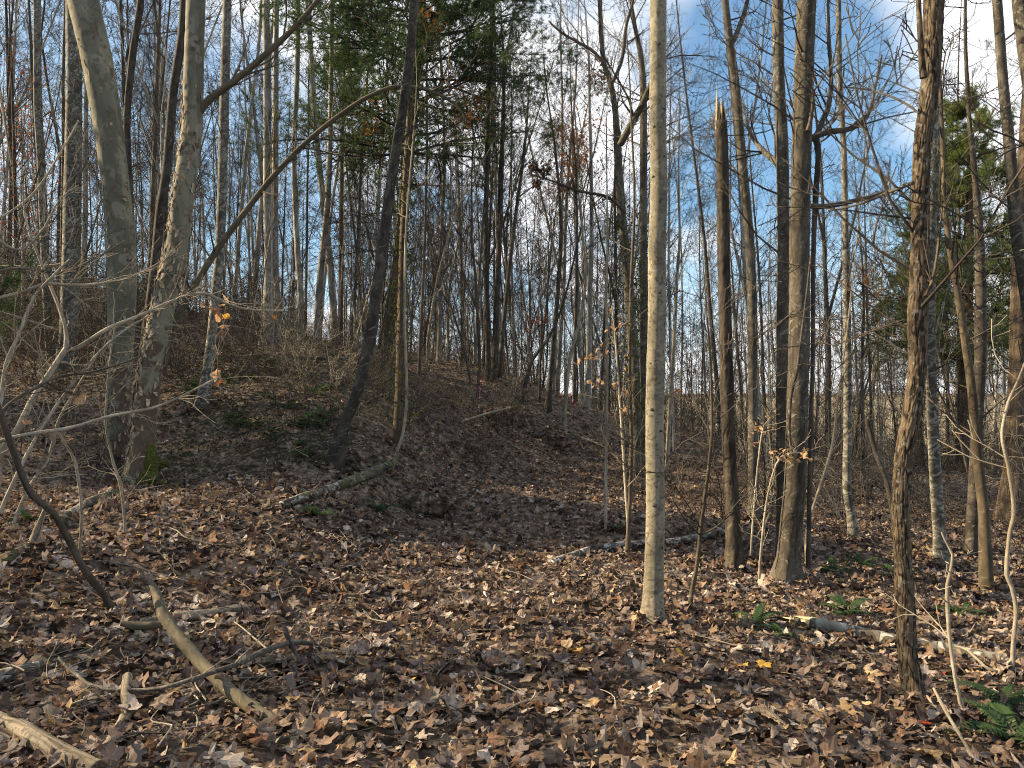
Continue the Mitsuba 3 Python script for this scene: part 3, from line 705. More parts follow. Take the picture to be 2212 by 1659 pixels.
# splintered top of the snag
nk, nP, nR = MADE[22]
rng = np.random.default_rng(91)
for i in range(16):
    a = i * 2 * np.pi / 16
    o = np.array([math.cos(a), math.sin(a), 0]) * nR[-1] * .82
    h = .06 + .16 * rng.random() ** 1.5 + (.17 if 8 <= i <= 10 or i in (2, 3) else 0)
    w = nR[-1] * .34
    s = np.array([-math.sin(a), math.cos(a), 0])
    b = nP[-1] + o - [0, 0, .08]
    tip = nP[-1] + o * rng.uniform(.8, 1.05) + [0, 0, h]
    V = np.array([b + s * w - o * .15, b - s * w - o * .15, b + o * .2, tip])
    part(nk, 'splinter', mikit.ply(trimesh.Trimesh(V, [[0, 1, 2], [0, 3, 1], [1, 3, 2], [2, 3, 0]], process=False), 'split_wood' if i % 3 == 0 else 'bark_snag', uv=np.array([[0, 0], [.02, 0], [.04, 0], [.02, h]]) + i))


# ------------------------------------------------------------------ leaves: shapes
def leaf_shape(rng, n_out, kind='palmate', curl=1.):
    """(vertices, triangles, local xy) of a leaf about 2 units wide, lying in the xy plane, stalk end at -y"""
    th = np.linspace(0, 2 * np.pi, n_out, endpoint=False) + rng.uniform(-.05, .05)
    if kind == 'palmate':
        lobes = np.array([90, 30, 150, -25, 205]) * np.pi / 180
        size = np.array([1.0, .95, .95, .62, .62])
        r = np.full(n_out, .50)
        for l, s in zip(lobes, size):
            d = np.abs((th - l + np.pi) % (2 * np.pi) - np.pi)
            r = np.maximum(r, s * np.clip(1 - d / .72, 0, 1) ** .8 * .55 + .45 * s * (d < .45))
        r = r * (1 + .12 * rng.normal(size=n_out))
        r = np.where(np.abs((th - 1.5 * np.pi + np.pi) % (2 * np.pi) - np.pi) < .3, .35, r)
    else:
        r = (.42 + .58 * np.abs(np.sin(th)) ** 1.3) * (1 + .07 * rng.normal(size=n_out))
    out = np.stack([np.cos(th) * r, np.sin(th) * r], 1)
    if n_out >= 14:
        m = n_out // 2
        inn = out[::2] * .52
        xy = np.vstack([[[0, 0]], inn, out])
        F = [(0, 1 + j, 1 + (j + 1) % m) for j in range(m)]
        for j in range(m):
            i0, i1 = 1 + j, 1 + (j + 1) % m
            o0, o1, o2 = 1 + m + 2 * j, 1 + m + 2 * j + 1, 1 + m + (2 * j + 2) % n_out
            F += [(i0, o0, o1), (i0, o1, i1), (i1, o1, o2)]
    else:
        xy = np.vstack([[[0, 0]], out])
        F = [(0, 1 + j, 1 + (j + 1) % n_out) for j in range(n_out)]
    rad = np.hypot(xy[:, 0], xy[:, 1])
    ang = np.arctan2(xy[:, 1], xy[:, 0])
    z = curl * (rng.normal(0, .22) * rad ** 2 + rng.normal(0, .20) * np.abs(xy[:, 0]) + rng.normal(0, .20) * rad ** 2 * np.cos(2 * ang + rng.uniform(0, 6)) + rng.normal(0, .16) * rad ** 2 * np.cos(3 * ang + rng.uniform(0, 6)) + rng.normal(0, .06, len(xy)) * rad)
    if rng.random() < .35 * curl:  # folded over along a line
        a = rng.uniform(0, 6.28)
        s = xy[:, 0] * math.cos(a) + xy[:, 1] * math.sin(a) - .25
        z = z + np.maximum(s, 0) * rng.uniform(.6, 1.6)
        xy2 = xy - np.maximum(s, 0)[:, None] * [math.cos(a), math.sin(a)] * .5
    else:
        xy2 = xy
    return np.column_stack([xy2, z]), np.array(F), xy


def rotations(rng, n, tilt):
    """n random rotations: a spin, then a tilt away from level"""
    sp, az = rng.uniform(0, 2 * np.pi, n), rng.uniform(0, 2 * np.pi, n)
    ti = np.abs(rng.normal(0, tilt, n))
    flip = np.where(rng.random(n) < .5, 1., -1.)
    c, s = np.cos(sp), np.sin(sp)
    z = np.zeros(n)
    Rz = np.stack([np.stack([c, -s, z], -1), np.stack([s, c, z], -1), np.stack([z, z, z + 1], -1)], 1)
    Rz[:, :, 2] *= flip[:, None]
    Rz[:, :, 0] *= flip[:, None]
    k = np.stack([np.cos(az), np.sin(az), z], -1)
    K = np.stack([np.stack([z, z, k[:, 1]], -1), np.stack([z, z, -k[:, 0]], -1), np.stack([-k[:, 1], k[:, 0], z], -1)], 1)
    Rt = np.eye(3) + np.sin(ti)[:, None, None] * K + (1 - np.cos(ti))[:, None, None] * (K @ K)
    return Rt @ Rz


def leaves(rng, P, S, M, shapes, ids):
    """one mesh of leaves: positions, sizes, rotations, which shape of shapes"""
    which = rng.integers(0, len(shapes), len(P))
    V, F, UV, at_, owner = [], [], [], 0, []
    for w, (v, f, xy) in enumerate(shapes):
        idx = np.nonzero(which == w)[0]
        if not len(idx):
            continue
        vs = np.einsum('kij,nj->kni', M[idx], v) * S[idx, None, None] + P[idx, None]
        V.append(vs.reshape(-1, 3))
        F.append((f[None] + (np.arange(len(idx)) * len(v))[:, None, None]).reshape(-1, 3) + at_)
        UV.append(np.stack([4 * ids[idx, None] + 2 + np.clip(xy[None, :, 0], -1.9, 1.9), np.broadcast_to(xy[None, :, 1], (len(idx), len(v)))], -1).reshape(-1, 2))
        owner.append(np.repeat(idx, len(v)))
        at_ += len(idx) * len(v)
    return np.vstack(V), np.vstack(F), np.vstack(UV), np.concatenate(owner)


def scatter(rng, y0, y1, dens, margin=1.2):
    A = .72 * (y1 ** 2 - y0 ** 2) / 1. + 2 * margin * (y1 - y0)
    n = int(A * dens)
    y = y0 + (y1 - y0) * rng.random(n * 3)
    half = .72 * y + margin
    keep = rng.random(len(y)) < half / (.72 * y1 + margin)
    y, half = y[keep][:n], half[keep][:n]
    x = rng.uniform(-1, 1, len(y)) * half
    return x, y


rng = np.random.default_rng(5)
near_shapes = [leaf_shape(rng, 18, 'palmate', .95) for i in range(16)]
small_shapes = [leaf_shape(rng, 9, 'oval' if i % 3 else 'palmate', 1.5) for i in range(18)]
mid_shapes = [leaf_shape(rng, 9, 'palmate' if i < 6 else 'oval', 1.3) for i in range(10)]
far_shapes = [leaf_shape(rng, 5, 'oval', 1.3) for i in range(6)]


def thin_out(x, y):
    """litter lies thinner on the brushy bank and on the far hillside"""
    u, v = project(np.stack([x, y, H(x, y)], -1))
    edge = np.interp(y, [8, 12, 15, 18, 22], [-1.15, -1.1, -.5, .9, 1.6])
    return 1 - .58 * np.clip((y - 7.6) / 1.2, 0, 1) * np.clip((edge - x) / .5, 0, 1)


V_, F_, UV_, off = [], [], [], 0
hero = []
for (y0, y1, dens, shapes, big) in ((1.6, 8, 520, near_shapes, .20), (8, 16.5, 420, mid_shapes, .22), (16.5, 34, 95, far_shapes, .3)):
    x, y = scatter(rng, y0, y1, dens)
    keep = rng.random(len(x)) < thin_out(x, y)
    x, y = x[keep], y[keep]
    n = len(x)
    S = np.where(rng.random(n) < big, rng.uniform(.048, .088, n), rng.uniform(.013, .046, n)) * (1 if y0 < 8 else .78)
    clump = meshkit.noise(np.stack([x * 1.3, y * 1.3, x * 0], -1), 21)
    P = np.stack([x, y, H(x, y) + rng.uniform(.004, .045, n) * (.6 + clump)], -1)
    M = rotations(rng, n, .55)
    ids = rng.integers(0, 1000, n)
    if y0 < 8:
        u, v = project(P)
        vis = (u > 20) & (u < 2190) & (v < 1650) & (S > .06)
        order = np.argsort(np.where(vis, np.linalg.norm(P - [0, 0, EYE], axis=1) / S, 1e9))[:300]
        sel = np.zeros(n, bool)
        sel[order] = True
        hv, hf, huv, ho = leaves(rng, P[sel] + [0, 0, .012], S[sel], M[sel], near_shapes, ids[sel])
        for q in range(sel.sum()):
            vi = np.nonzero(ho == q)[0]
            fi = hf[(hf[:, 0] >= vi[0]) & (hf[:, 0] <= vi[-1])] - vi[0]
            hero.append((hv[vi], fi, huv[vi]))
        P, S, M, ids = P[~sel], S[~sel], M[~sel], ids[~sel]
    for sel, shp in (((S > .048, near_shapes), (S <= .048, small_shapes)) if y0 < 8 else ((S > 0, shapes),)):
        v, f, uv, _ = leaves(rng, P[sel], S[sel], M[sel], shp, ids[sel])
        V_.append(v)
        F_.append(f + off)
        UV_.append(uv)
        off += len(v)
scene['leaf_litter'] = mikit.ply(trimesh.Trimesh(np.vstack(V_), np.vstack(F_), process=False), 'leaf_brown', smooth=False, uv=np.vstack(UV_))
labels['leaf_litter'] = {'label': 'thick litter of fallen brown leaves covering the forest floor', 'category': 'fallen leaves', 'kind': 'stuff'}
for v, f, uv in hero:
    part('ground', 'leaf', mikit.ply(trimesh.Trimesh(v, f, process=False), 'leaf_brown', smooth=False, uv=uv))


def one_leaf(x, y, s, bsdf, label, seed, dz=.04):
    r = np.random.default_rng(seed)
    v, f, xy = leaf_shape(r, 22, 'palmate', .8)
    M = rotations(r, 1, .25)[0]
    P = hit(x, y) + [0, 0, dz]
    k = thing('fallen_leaf', label, 'leaf')
    scene[k] = mikit.ply(trimesh.Trimesh(v @ M.T * s + P, f, process=False), bsdf, smooth=False)


for a in [(690, 1588, .085, 'leaf_gold', 'large yellow leaf at the bottom edge, left of centre', 1), (1598, 1450, .075, 'leaf_gold', 'left of two golden leaves right of the tan trunk foot', 2),
          (1655, 1452, .07, 'leaf_gold', 'right of two golden leaves right of the tan trunk foot', 3), (1475, 1432, .06, 'leaf_gold', 'golden leaf right below the foot of the tan trunk', 4),
          (2036, 1468, .04, 'leaf_red', 'small bright red leaf beside the forked pale sapling', 5), (1490, 1487, .045, 'leaf_red', 'dark red leaf on the ground below the tan trunk', 6),
          (1998, 1577, .06, 'leaf_red', 'red leaf just below the rough trunk foot', 7), (1903, 1262, .07, 'leaf_tan', 'large pale tan leaf lying behind the rough trunk', 8),
          (1240, 1420, .07, 'leaf_gold', 'yellow-brown leaf in the sunlit patch left of the tan trunk', 9), (880, 1480, .07, 'leaf_gold', 'yellow leaf lying in the middle of the lower foreground', 10), (300, 1165, .06, 'leaf_gold', 'pale yellow leaf below the mossy sycamore foot', 11)]:
    one_leaf(*a)


def leaf_on(key, p, s, bsdf, seed, shapes=None, name='leaf'):
    r = np.random.default_rng(seed)
    v, f, xy = leaf_shape(r, 14, 'palmate', 1.3)
    M = rotations(r, 1, 1.2)[0]
    part(key, name, mikit.ply(trimesh.Trimesh(v @ M.T * s + p, f, process=False), bsdf, smooth=False, uv=np.column_stack([4 * r.integers(0, 1000) + 2 + np.clip(xy[:, 0], -1.9, 1.9), xy[:, 1]])))


def leaf_cloud(rng, C, n, spread_, s0, s1, kind='oval', nout=6, tilt=1.):
    """n loose leaves round the points C as one mesh"""
    c = C[rng.integers(0, len(C), n)]
    P = c + rng.normal(size=(n, 3)) * spread_
    sh = [leaf_shape(rng, nout, kind, 1.4) for _ in range(5)]
    v, f, uv, _ = leaves(rng, P, rng.uniform(s0, s1, n), rotations(rng, n, tilt), sh, rng.integers(0, 1000, n))
    return trimesh.Trimesh(v, f, process=False), uv


# ------------------------------------------------------------------ pines
def pine(name, label, way, Y, h0, h1, reach, seed, needle, whorls, per, bark='bark_shaggy', top=14., tufts=19, dead=(1.5, 4., 8), droop=-.02):
    r = np.random.default_rng(seed)
    key, P, R = tree(name, label, 'pine tree', way, bark, seed, Y=Y, top=top, k=16, step=.1, rough=.006, furrow=.006)
    z = P[:, 2] - P[1, 2]
    wood, tips = [], []
    for h in np.linspace(h0, h1, whorls) + r.normal(0, .1, whorls):
        i = int(np.clip(np.searchsorted(z, h), 1, len(P) - 2))
        f = (h - h0) / (h1 - h0)
        for q in range(per):
            a = r.uniform(0, 2 * np.pi)
            L = reach * (1 - .75 * f) * r.uniform(.55, 1.2)
            d = np.array([math.sin(a), math.cos(a), r.uniform(-.05, .35)])
            out = []
            grow(r, out, P[i], d, L, .012 + .008 * L, 2, (11, 4), .02 + droop * (1 - f), .06, .004, 28, 55, 6)
            wood += out
            for pts, rad in out[1:]:
                tips.append(pts[1:])
    for h in r.uniform(dead[0], dead[1], dead[2]):
        i = int(np.clip(np.searchsorted(z, h), 1, len(P) - 2))
        a = r.uniform(0, 2 * np.pi)
        grow(r, wood, P[i], np.array([math.sin(a), math.cos(a), r.uniform(-.15, .2)]), reach * r.uniform(.5, .9), .016, 2, (5, 3), -.01, .1, .004, 40, 80, 5)
    part(key, 'branches', tube_ply(wood, 'bark_dark', 3), kind='stuff')
    C = np.vstack(tips)
    C = C[r.random(len(C)) < .8] if len(C) else C
    C = C + r.normal(size=C.shape) * .035
    n = len(C) * tufts
    base = np.repeat(C, tufts, 0)
    d = r.normal(size=(n, 3)) + [0, 0, .5]
    d /= np.linalg.norm(d, axis=1, keepdims=True)
    s = np.cross(d, r.normal(size=(n, 3)))
    s /= np.linalg.norm(s, axis=1, keepdims=True)
    L = r.uniform(.06, .12, n)[:, None]
    w = .0042
    V = np.stack([base + s * w, base - s * w, base + d * L], 1).reshape(-1, 3)
    part(key, 'needles', mikit.ply(trimesh.Trimesh(V, np.arange(len(V)).reshape(-1, 3), process=False), needle, smooth=False), kind='stuff')
    return key, P, R


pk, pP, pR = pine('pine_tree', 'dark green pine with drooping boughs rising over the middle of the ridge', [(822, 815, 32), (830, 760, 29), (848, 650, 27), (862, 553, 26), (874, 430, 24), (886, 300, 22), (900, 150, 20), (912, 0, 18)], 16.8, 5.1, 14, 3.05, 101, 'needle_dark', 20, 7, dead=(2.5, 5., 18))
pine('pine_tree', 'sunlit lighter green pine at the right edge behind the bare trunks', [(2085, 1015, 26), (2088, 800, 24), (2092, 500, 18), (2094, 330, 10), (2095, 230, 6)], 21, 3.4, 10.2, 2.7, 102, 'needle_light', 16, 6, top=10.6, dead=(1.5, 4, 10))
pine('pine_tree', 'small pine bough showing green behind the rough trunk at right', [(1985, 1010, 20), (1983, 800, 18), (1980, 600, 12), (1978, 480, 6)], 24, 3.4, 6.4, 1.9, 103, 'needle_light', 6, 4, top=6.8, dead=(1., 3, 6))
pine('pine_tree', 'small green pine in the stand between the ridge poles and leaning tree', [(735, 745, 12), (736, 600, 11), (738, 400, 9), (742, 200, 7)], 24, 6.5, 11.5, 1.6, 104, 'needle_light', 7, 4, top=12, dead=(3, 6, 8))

pine('young_pine', 'young pine of the wood beyond the left of the view, the nearer', [(-3850, 1400, 90), (-3850, 900, 70), (-3850, -800, 30)], 2.8, .9, 4.5, 1.9, 105, 'needle_dark', 10, 6, top=4.9, dead=(.4, .9, 4))
pine('young_pine', 'young pine of the wood beyond the left of the view, the farther', [(-420, 800, 36), (-420, 600, 30), (-420, 0, 16)], 10.2, 1.2, 6.0, 1.8, 106, 'needle_dark', 12, 6, top=6.8, dead=(.4, .9, 4))

# ivy and vines
ik, iP, iR = MADE[46]
r = np.random.default_rng(7)
sel = iP[(iP[:, 2] - iP[0, 2] > .5) & (iP[:, 2] - iP[0, 2] < 7)]
m, uv = leaf_cloud(r, sel, 2600, [.10, .10, .06], .012, .028)
part(ik, 'ivy', mikit.ply(m, 'leaf_ivy', uv=uv), 'ivy leaves up the trunk', 'stuff')
sel = vP[(vP[:, 2] - vP[0, 2] > 1.0) & (vP[:, 2] - vP[0, 2] < 5.5)]
m, uv = leaf_cloud(r, sel, 1700, [.18, .18, .08], .014, .034)
part(vk, 'ivy', mikit.ply(m, 'leaf_ivy', uv=uv), 'vine leaves round the trunk', 'stuff')
V = []
for i in range(26):
    p = at(r.uniform(1265, 1310), r.uniform(105, 165), 13.0 + r.uniform(-.3, .3))
    for q in range(r.integers(4, 12)):
        p = p + np.array([r.normal(0, .03), r.normal(0, .03), -r.uniform(.04, .08)])
        V.append(p)
m, uv = leaf_cloud(r, np.array(V), 240, .03, .02, .036)
part(vk, 'hanging_leaves', mikit.ply(m, 'leaf_dark', uv=uv), 'strings of dark leaves hanging from the high twigs', 'stuff')
gk39, gP39, gR39 = MADE[35]
sel = gP39[(gP39[:, 2] - gP39[0, 2] > 1.2) & (gP39[:, 2] - gP39[0, 2] < 5.0)]
m, uv = leaf_cloud(r, sel, 1200, [.17, .17, .08], .014, .034)
part(gk39, 'ivy', mikit.ply(m, 'leaf_ivy', uv=uv), None, 'stuff')


# ------------------------------------------------------------------ trees still holding leaves
def leafy(label, way, Y, bsdf, n, seed, spots, sp, s0=.03, s1=.055, name='young_oak', cat='tree', top=9, kids=(4, 3)):
    r = np.random.default_rng(seed)
    key, P, R = tree(name, label, cat, way, 'bark_twig', seed, Y=Y, top=top, k=9, step=.1, branches=[(2.5, top - .6, 16, 1.4, dict(depth=2, kids=kids))])
    C = np.array([at(x, y, Y + r.normal(0, sp)) for x, y in spots])
    out = []
    for c in C:
        i = int(np.argmin(np.linalg.norm(P - (c - [0, 0, .5]), axis=1)))
        v = c - P[i]
        grow(r, out, P[i], v, np.linalg.norm(v) * 1.1, .012, 1, (5,), .02, .06, .004)
    part(key, 'leafy_twigs', tube_ply(out, 'bark_twig', 3), kind='stuff')
    m, uv = leaf_cloud(r, C, n, sp, s0, s1, 'palmate', 7)
    part(key, 'leaves', mikit.ply(m, bsdf, uv=uv), None, 'stuff')
    return key


r = np.random.default_rng(17)
leafy('young oak with rust-orange leaves right of the dark pine', [(1240, 872, 9), (1243, 700, 8), (1246, 553, 7), (1245, 400, 6), (1238, 280, 4)], 19.5, 'leaf_orange', 900, 111,
      [(1205 + r.uniform(-12, 20), 262 + r.uniform(0, 35)) for _ in range(3)] + [(r.uniform(1195, 1300), r.uniform(265, 400)) for _ in range(20)], .16)
leafy('thin oak with yellow and orange leaves in front of the pine crown', [(905, 800, 8), (912, 650, 7), (918, 500, 6), (922, 300, 5), (922, 120, 4), (920, 20, 3)], 15.5, 'leaf_orange', 420, 112,
      [(r.uniform(905, 950), r.uniform(20, 110)) for _ in range(7)] + [(r.uniform(960, 1060), r.uniform(110, 330)) for _ in range(9)] + [(r.uniform(780, 850), r.uniform(210, 290)) for _ in range(5)], .13, .03, .05)
leafy('sapling with a tuft of dark red leaves above the path', [(1165, 870, 6), (1168, 760, 5), (1170, 690, 4), (1166, 640, 3)], 17.5, 'leaf_rust', 70, 113, [(1150, 690), (1180, 686), (1165, 698), (1140, 712)], .07, .025, .04, 'young_maple', top=5.5, kids=(3, 2))
leafy('young oak with scattered brown leaves at right beyond the pole-thin tree', [(1865, 990, 8), (1862, 800, 7), (1866, 650, 5), (1862, 560, 4)], 18, 'leaf_orange', 260, 114, [(r.uniform(1840, 1885), r.uniform(570, 700)) for _ in range(8)], .14, .03, .05, top=8)
leafy('small tree with rusty leaves high at the far left', [(40, 700, 9), (34, 500, 8), (30, 300, 6), (26, 150, 4)], 16, 'leaf_rust', 420, 115, [(r.uniform(0, 120), r.uniform(120, 520)) for _ in range(16)], .22, .025, .045)

# dead-leaf clumps hanging in the twigs
for x, y, Y, n, s, lab in ((1153, 362, 12.8, 60, .09, 'left dark clump of dead leaves hanging on a twig under the pine'), (1176, 368, 12.8, 90, .12, 'right dark clump of dead leaves hanging on a twig under the pine'), (1160, 398, 12.8, 40, .07, 'lowest dark clump of dead leaves hanging on a twig under the pine')):
    k = thing('leaf_clump', lab, 'dead leaves')
    m, uv = leaf_cloud(np.random.default_rng(int(x)), np.array([at(x, y, Y)]), n, s * .5, .03, .05, 'palmate', 8)
    part(k, 'leaves', mikit.ply(m, 'leaf_dark', uv=uv), None, 'stuff')
    out = []
    grow(np.random.default_rng(3), out, at(x - 12, y + 25, Y), at(x, y, Y) - at(x - 12, y + 25, Y), .5, .008, 1, (4,), .02, .1, .004)
    part(k, 'twig', tube_ply(out, 'bark_twig', 3))


def tan_sprig(label, way, Y, spots, n, seed, bsdf='leaf_tan', s=(.028, .045), Y1=None, sp=.05):
    r = np.random.default_rng(seed)
    key = thing('beech_sapling', label, 'sapling')
    limb(key, way, Y, 'bark_pale', seed, 'stem', k=7, twigs=8, size=.3, Y1=Y1)
    for i in range(n):
        x, y = spots[i % len(spots)]
        leaf_on(key, at(x + r.normal(0, 9), y + r.normal(0, 7), Y + r.normal(0, sp)), r.uniform(*s), bsdf, seed * 100 + i)


tan_sprig('pale beech sapling with tan leaves just left of the tan trunk', [(1356, 1230, 8), (1357, 1150, 7), (1352, 1060, 7), (1345, 950, 6), (1338, 850, 5), (1330, 740, 4), (1322, 660, 3)], 7.6,
          [(1325, 678), (1318, 715), (1340, 705), (1328, 765), (1270, 775), (1290, 770), (1250, 780), (1340, 800), (1330, 830), (1300, 826), (1285, 824), (1350, 845), (1310, 748), (1345, 880)], 62, 121, s=(.022, .038), Y1=7.6)
tan_sprig('low sapling with tan leaves crossing the foot of the thick trunk', [(1640, 1250, 6), (1650, 1130, 5), (1665, 1040, 4), (1690, 985, 4), (1725, 978, 3), (1745, 985, 2)], 6.2, [(1680, 982), (1700, 978), (1715, 985), (1735, 985), (1742, 978), (1690, 992)], 30, 122, s=(.02, .032))
tan_sprig('low sapling with tan leaves left of the thick trunk', [(1622, 1200, 5), (1630, 1080, 4), (1640, 980, 4), (1650, 920, 3), (1662, 905, 2)], 7.0, [(1640, 925), (1652, 918), (1665, 925), (1635, 935), (1612, 940), (1660, 900), (1632, 955)], 26, 123, s=(.02, .032))


# ------------------------------------------------------------------ the stand of slender trees: kinds, then copies
def kind_tree(name, seed, Ht, r0, prim, size, kids, lo, hi, start, bark='bark_stand', twig='bark_twig', up=.07, rmin=.0055, fork=0, wob=.02, k=7):
    r = np.random.default_rng(seed)
    n = 12
    d, p = np.array([0, 0, 1.]), np.array([0, 0, -.4])
    P, R = [p], [r0 * 1.15]
    for i in range(n):
        d = norm(d + r.normal(size=3) * [wob, wob, 0] + [0, 0, .03])
        P.append(P[-1] + d * (Ht + .4) / n)
        R.append(r0 * (1 - .86 * ((i + 1) / n) ** 1.15))
    P, R, _ = smooth_path(np.array(P), R, Ht / 18)
    stems = [(P, R)]
    for q in range(fork):
        i = int(len(P) * r.uniform(.25, .6))
        dd = bend(r, norm(P[i + 1] - P[i]), 14, 26)
        o = []
        grow(r, o, P[i], dd, Ht * .5, R[i] * .75, 0, (), .05, .05, .01, nseg=7)
        stems += o
    lines = []
    for s, (sp, sr) in enumerate(stems):
        lines += branch_from(r, sp, sr, start * Ht if s == 0 else .8, Ht * .98 if s == 0 else Ht * .48, prim if s == 0 else prim // 2, size, depth=2, kids=kids, lo=lo, hi=hi, up=up, rmin=rmin)
    V, F, uv = tubes([(P, R)] + stems[1:], k)
    TONE[name] = {'bark_stand': 'pale grey', 'bark_grey': 'grey', 'bark_dark': 'dark', 'bark_brown': 'brown', 'bark_twig': 'dull brown', 'bark_pale': 'pale'}[bark] + (' forked' if fork else '')
    scene[name] = {'type': 'shapegroup', 'trunk': mikit.ply(trimesh.Trimesh(V, F, process=False), bark, smooth=True, uv=uv), 'branches': tube_ply(lines, twig, 3)}
    return name


TALL = [kind_tree(f'tall_kind_{i}', 200 + i, 15 + (i % 3), .058 + .012 * (i % 4), 22, 2.1, (5, 4), 26, 58, .28 + .04 * (i % 3), fork=[0, 1, 0, 2][i % 4], rmin=.0048, bark=['bark_stand', 'bark_stand', 'bark_dark', 'bark_stand', 'bark_grey'][i % 5]) for i in range(10)]
UNDER = [kind_tree(f'under_kind_{i}', 240 + i, 5.5 + i % 3, .026 + .004 * (i % 3), 18, 1.2, (4, 3), 35, 75, .12, fork=i % 3, wob=.06, rmin=.0045, bark=['bark_stand', 'bark_twig', 'bark_pale', 'bark_stand', 'bark_brown', 'bark_stand'][i], k=5) for i in range(6)]


def bush_kind(name, seed, bark):
    r = np.random.default_rng(seed)
    out = []
    for i in range(9):
        a = r.uniform(0, 6.28)
        e = r.uniform(.1, .7)
        grow(r, out, np.array([r.normal(0, .12), r.normal(0, .12), -.1]), np.array([math.sin(a) * e, math.cos(a) * e, 1]), r.uniform(.9, 2.2), .009, 2, (5, 3), .0, .12, .0035, 30, 70)
    TONE[name] = {'bark_twig': 'dull', 'bark_grey': 'grey', 'bark_pale': 'pale'}[bark]
    scene[name] = {'type': 'shapegroup', 'stems': tube_ply(out, bark, 3)}
    return name


BUSH = [bush_kind(f'bush_kind_{i}', 270 + i, ['bark_twig', 'bark_grey', 'bark_pale', 'bark_twig'][i % 4]) for i in range(5)]


MARKS = [(60, 'the left edge'), (155, 'the stout lichened trunk'), (240, 'the left sycamore'), (385, 'the right sycamore'), (478, 'the moss-footed tree'), (590, 'the pale twin poles'), (690, 'the bowed grey pole'), (810, 'the leaning dark tree'),
         (868, 'the ivy-clad trunk'), (950, 'the pale leaning ridge tree'), (1065, 'the two dark ridge trunks'), (1205, 'the dark curving ridge tree'), (1275, 'the pale tree beyond the path'), (1350, 'the vine-hung tree'), (1420, 'the tan trunk'), (1565, 'the broken snag'),
         (1622, 'the high-forked tree'), (1720, 'the thickest trunk'), (1830, 'the pole-thin tree'), (1985, 'the rough trunk'), (2090, 'the dark straight trunk'), (2200, 'the right edge')]


NOUN = {'slender_tree': 'slender bare tree', 'ridge_tree': 'thin bare ridge tree', 'lowland_tree': 'slim bare lowland tree', 'distant_tree': 'far-wood bare tree', 'understory_sapling': 'bare hillside sapling',
        'ridge_sapling': 'thin bare ridge sapling', 'lowland_sapling': 'wispy bare sapling', 'hillside_bush': 'twiggy hillside bush', 'bank_bush': 'low bare bush', 'lowland_bush': 'tangled bare bush',
        'distant_bush': 'bush of the distant thicket', 'distant_sapling': 'sapling of the distant thicket', 'outer_tree': 'bare outer tree'}


def describe(name, g, label, x, y, s):
    u, v = project(np.array([x, y, float(H(x, y)) + 2.0]))
    if not -40 < u < 2250 or y < 1:
        return label
    m = min(MARKS, key=lambda q: abs(q[0] - u))
    side = 'by' if 'edge' in m[1] else 'close behind' if abs(m[0] - u) < 9 else 'left of' if u < m[0] else 'right of'
    far = 'near' if y < 20 else 'middle-distance' if y < 36 else 'far'
    return f'{far} {TONE[g]} {NOUN[name]} {side} {m[1]}'


def plant(r, kinds, name, label, cat, group, x, y, s, lean=2.5):
    g = kinds[r.integers(0, len(kinds))]
    k = thing(name, describe(name, g, label, x, y, s), cat, group)
    labels[k + '__branches'] = {'kind': 'stuff'}
    if kinds is BUSH:
        del labels[k + '__branches']
    scene[k] = {'type': 'instance', 'shapegroup': {'type': 'ref', 'id': g},
                'to_world': T4().translate([float(x), float(y), float(H(x, y))]).rotate([float(r.normal()), float(r.normal()), 0.01], float(r.normal(0, lean))).rotate([0, 0, 1], float(r.uniform(0, 360))).scale([float(s * r.uniform(.9, 1.1)), float(s * r.uniform(.9, 1.1)), float(s)])}
    return k


r = np.random.default_rng(300)
taken = [np.array(v[1][1][:2]) for v in MADE.values()] + [np.array(pP[1][:2])]


def on_trail(x, y, w=.85):
    return 5 < y < 23 and abs(x - np.interp(y, [6, 9, 12, 15, 18, 20, 23], [.2, .2, .45, 1.0, 1.65, 2.1, 2.9])) < w


def free(x, y, d=.8):
    if on_trail(x, y, .7 + d):
        return False
    return all((x - t[0]) ** 2 + (y - t[1]) ** 2 > d * d for t in taken)


def sow(n, zone, kinds, name, label, cat, group, sc, gap, lean=2.5):
    done = tries = 0
    while done < n and tries < n * 60:
        tries += 1
        x, y = zone()
        if not free(x, y, gap):
            continue
        taken.append(np.array([x, y]))
        plant(r, kinds, name, label, cat, group, x, y, r.uniform(*sc), lean)
        done += 1


def wedge(u0, u1, y0, y1):
    def f():
        y = math.sqrt(r.uniform(y0 ** 2, y1 ** 2))
        return (r.uniform(u0, u1) - 1106) / FPX * y, y
    return f


sow(95, wedge(-60, 760, 19, 46), TALL, 'slender_tree', 'slender bare grey tree in the dense stand on the left ridge', 'tree', 'slender trees on the left ridge', (.75, 1.12), .8)
sow(100, wedge(760, 1400, 21, 52), TALL, 'ridge_tree', 'slender bare tree in the stand behind the middle of the ridge', 'tree', 'slender trees behind the middle of the ridge', (.65, 1.05), .8)
sow(84, wedge(1400, 2260, 17, 55), TALL, 'lowland_tree', 'slender bare tree in the sparser stand falling away at right', 'tree', 'slender trees in the stand at right', (.6, 1.0), 1.0)
sow(60, wedge(-100, 2300, 52, 95), TALL, 'distant_tree', 'far bare tree closing the view between the nearer trunks', 'tree', 'far trees closing the view', (.6, .95), 1.5)
sow(44, wedge(-40, 600, 13, 30), UNDER, 'understory_sapling', 'thin bare sapling in the brush on the left hillside', 'sapling', 'saplings on the left hillside', (.6, 1.1), .4, 6)
sow(95, wedge(720, 1420, 16, 34), UNDER, 'ridge_sapling', 'thin bare sapling crowding the ridge top near the path', 'sapling', 'saplings on the ridge top', (.6, 1.1), .35, 7)
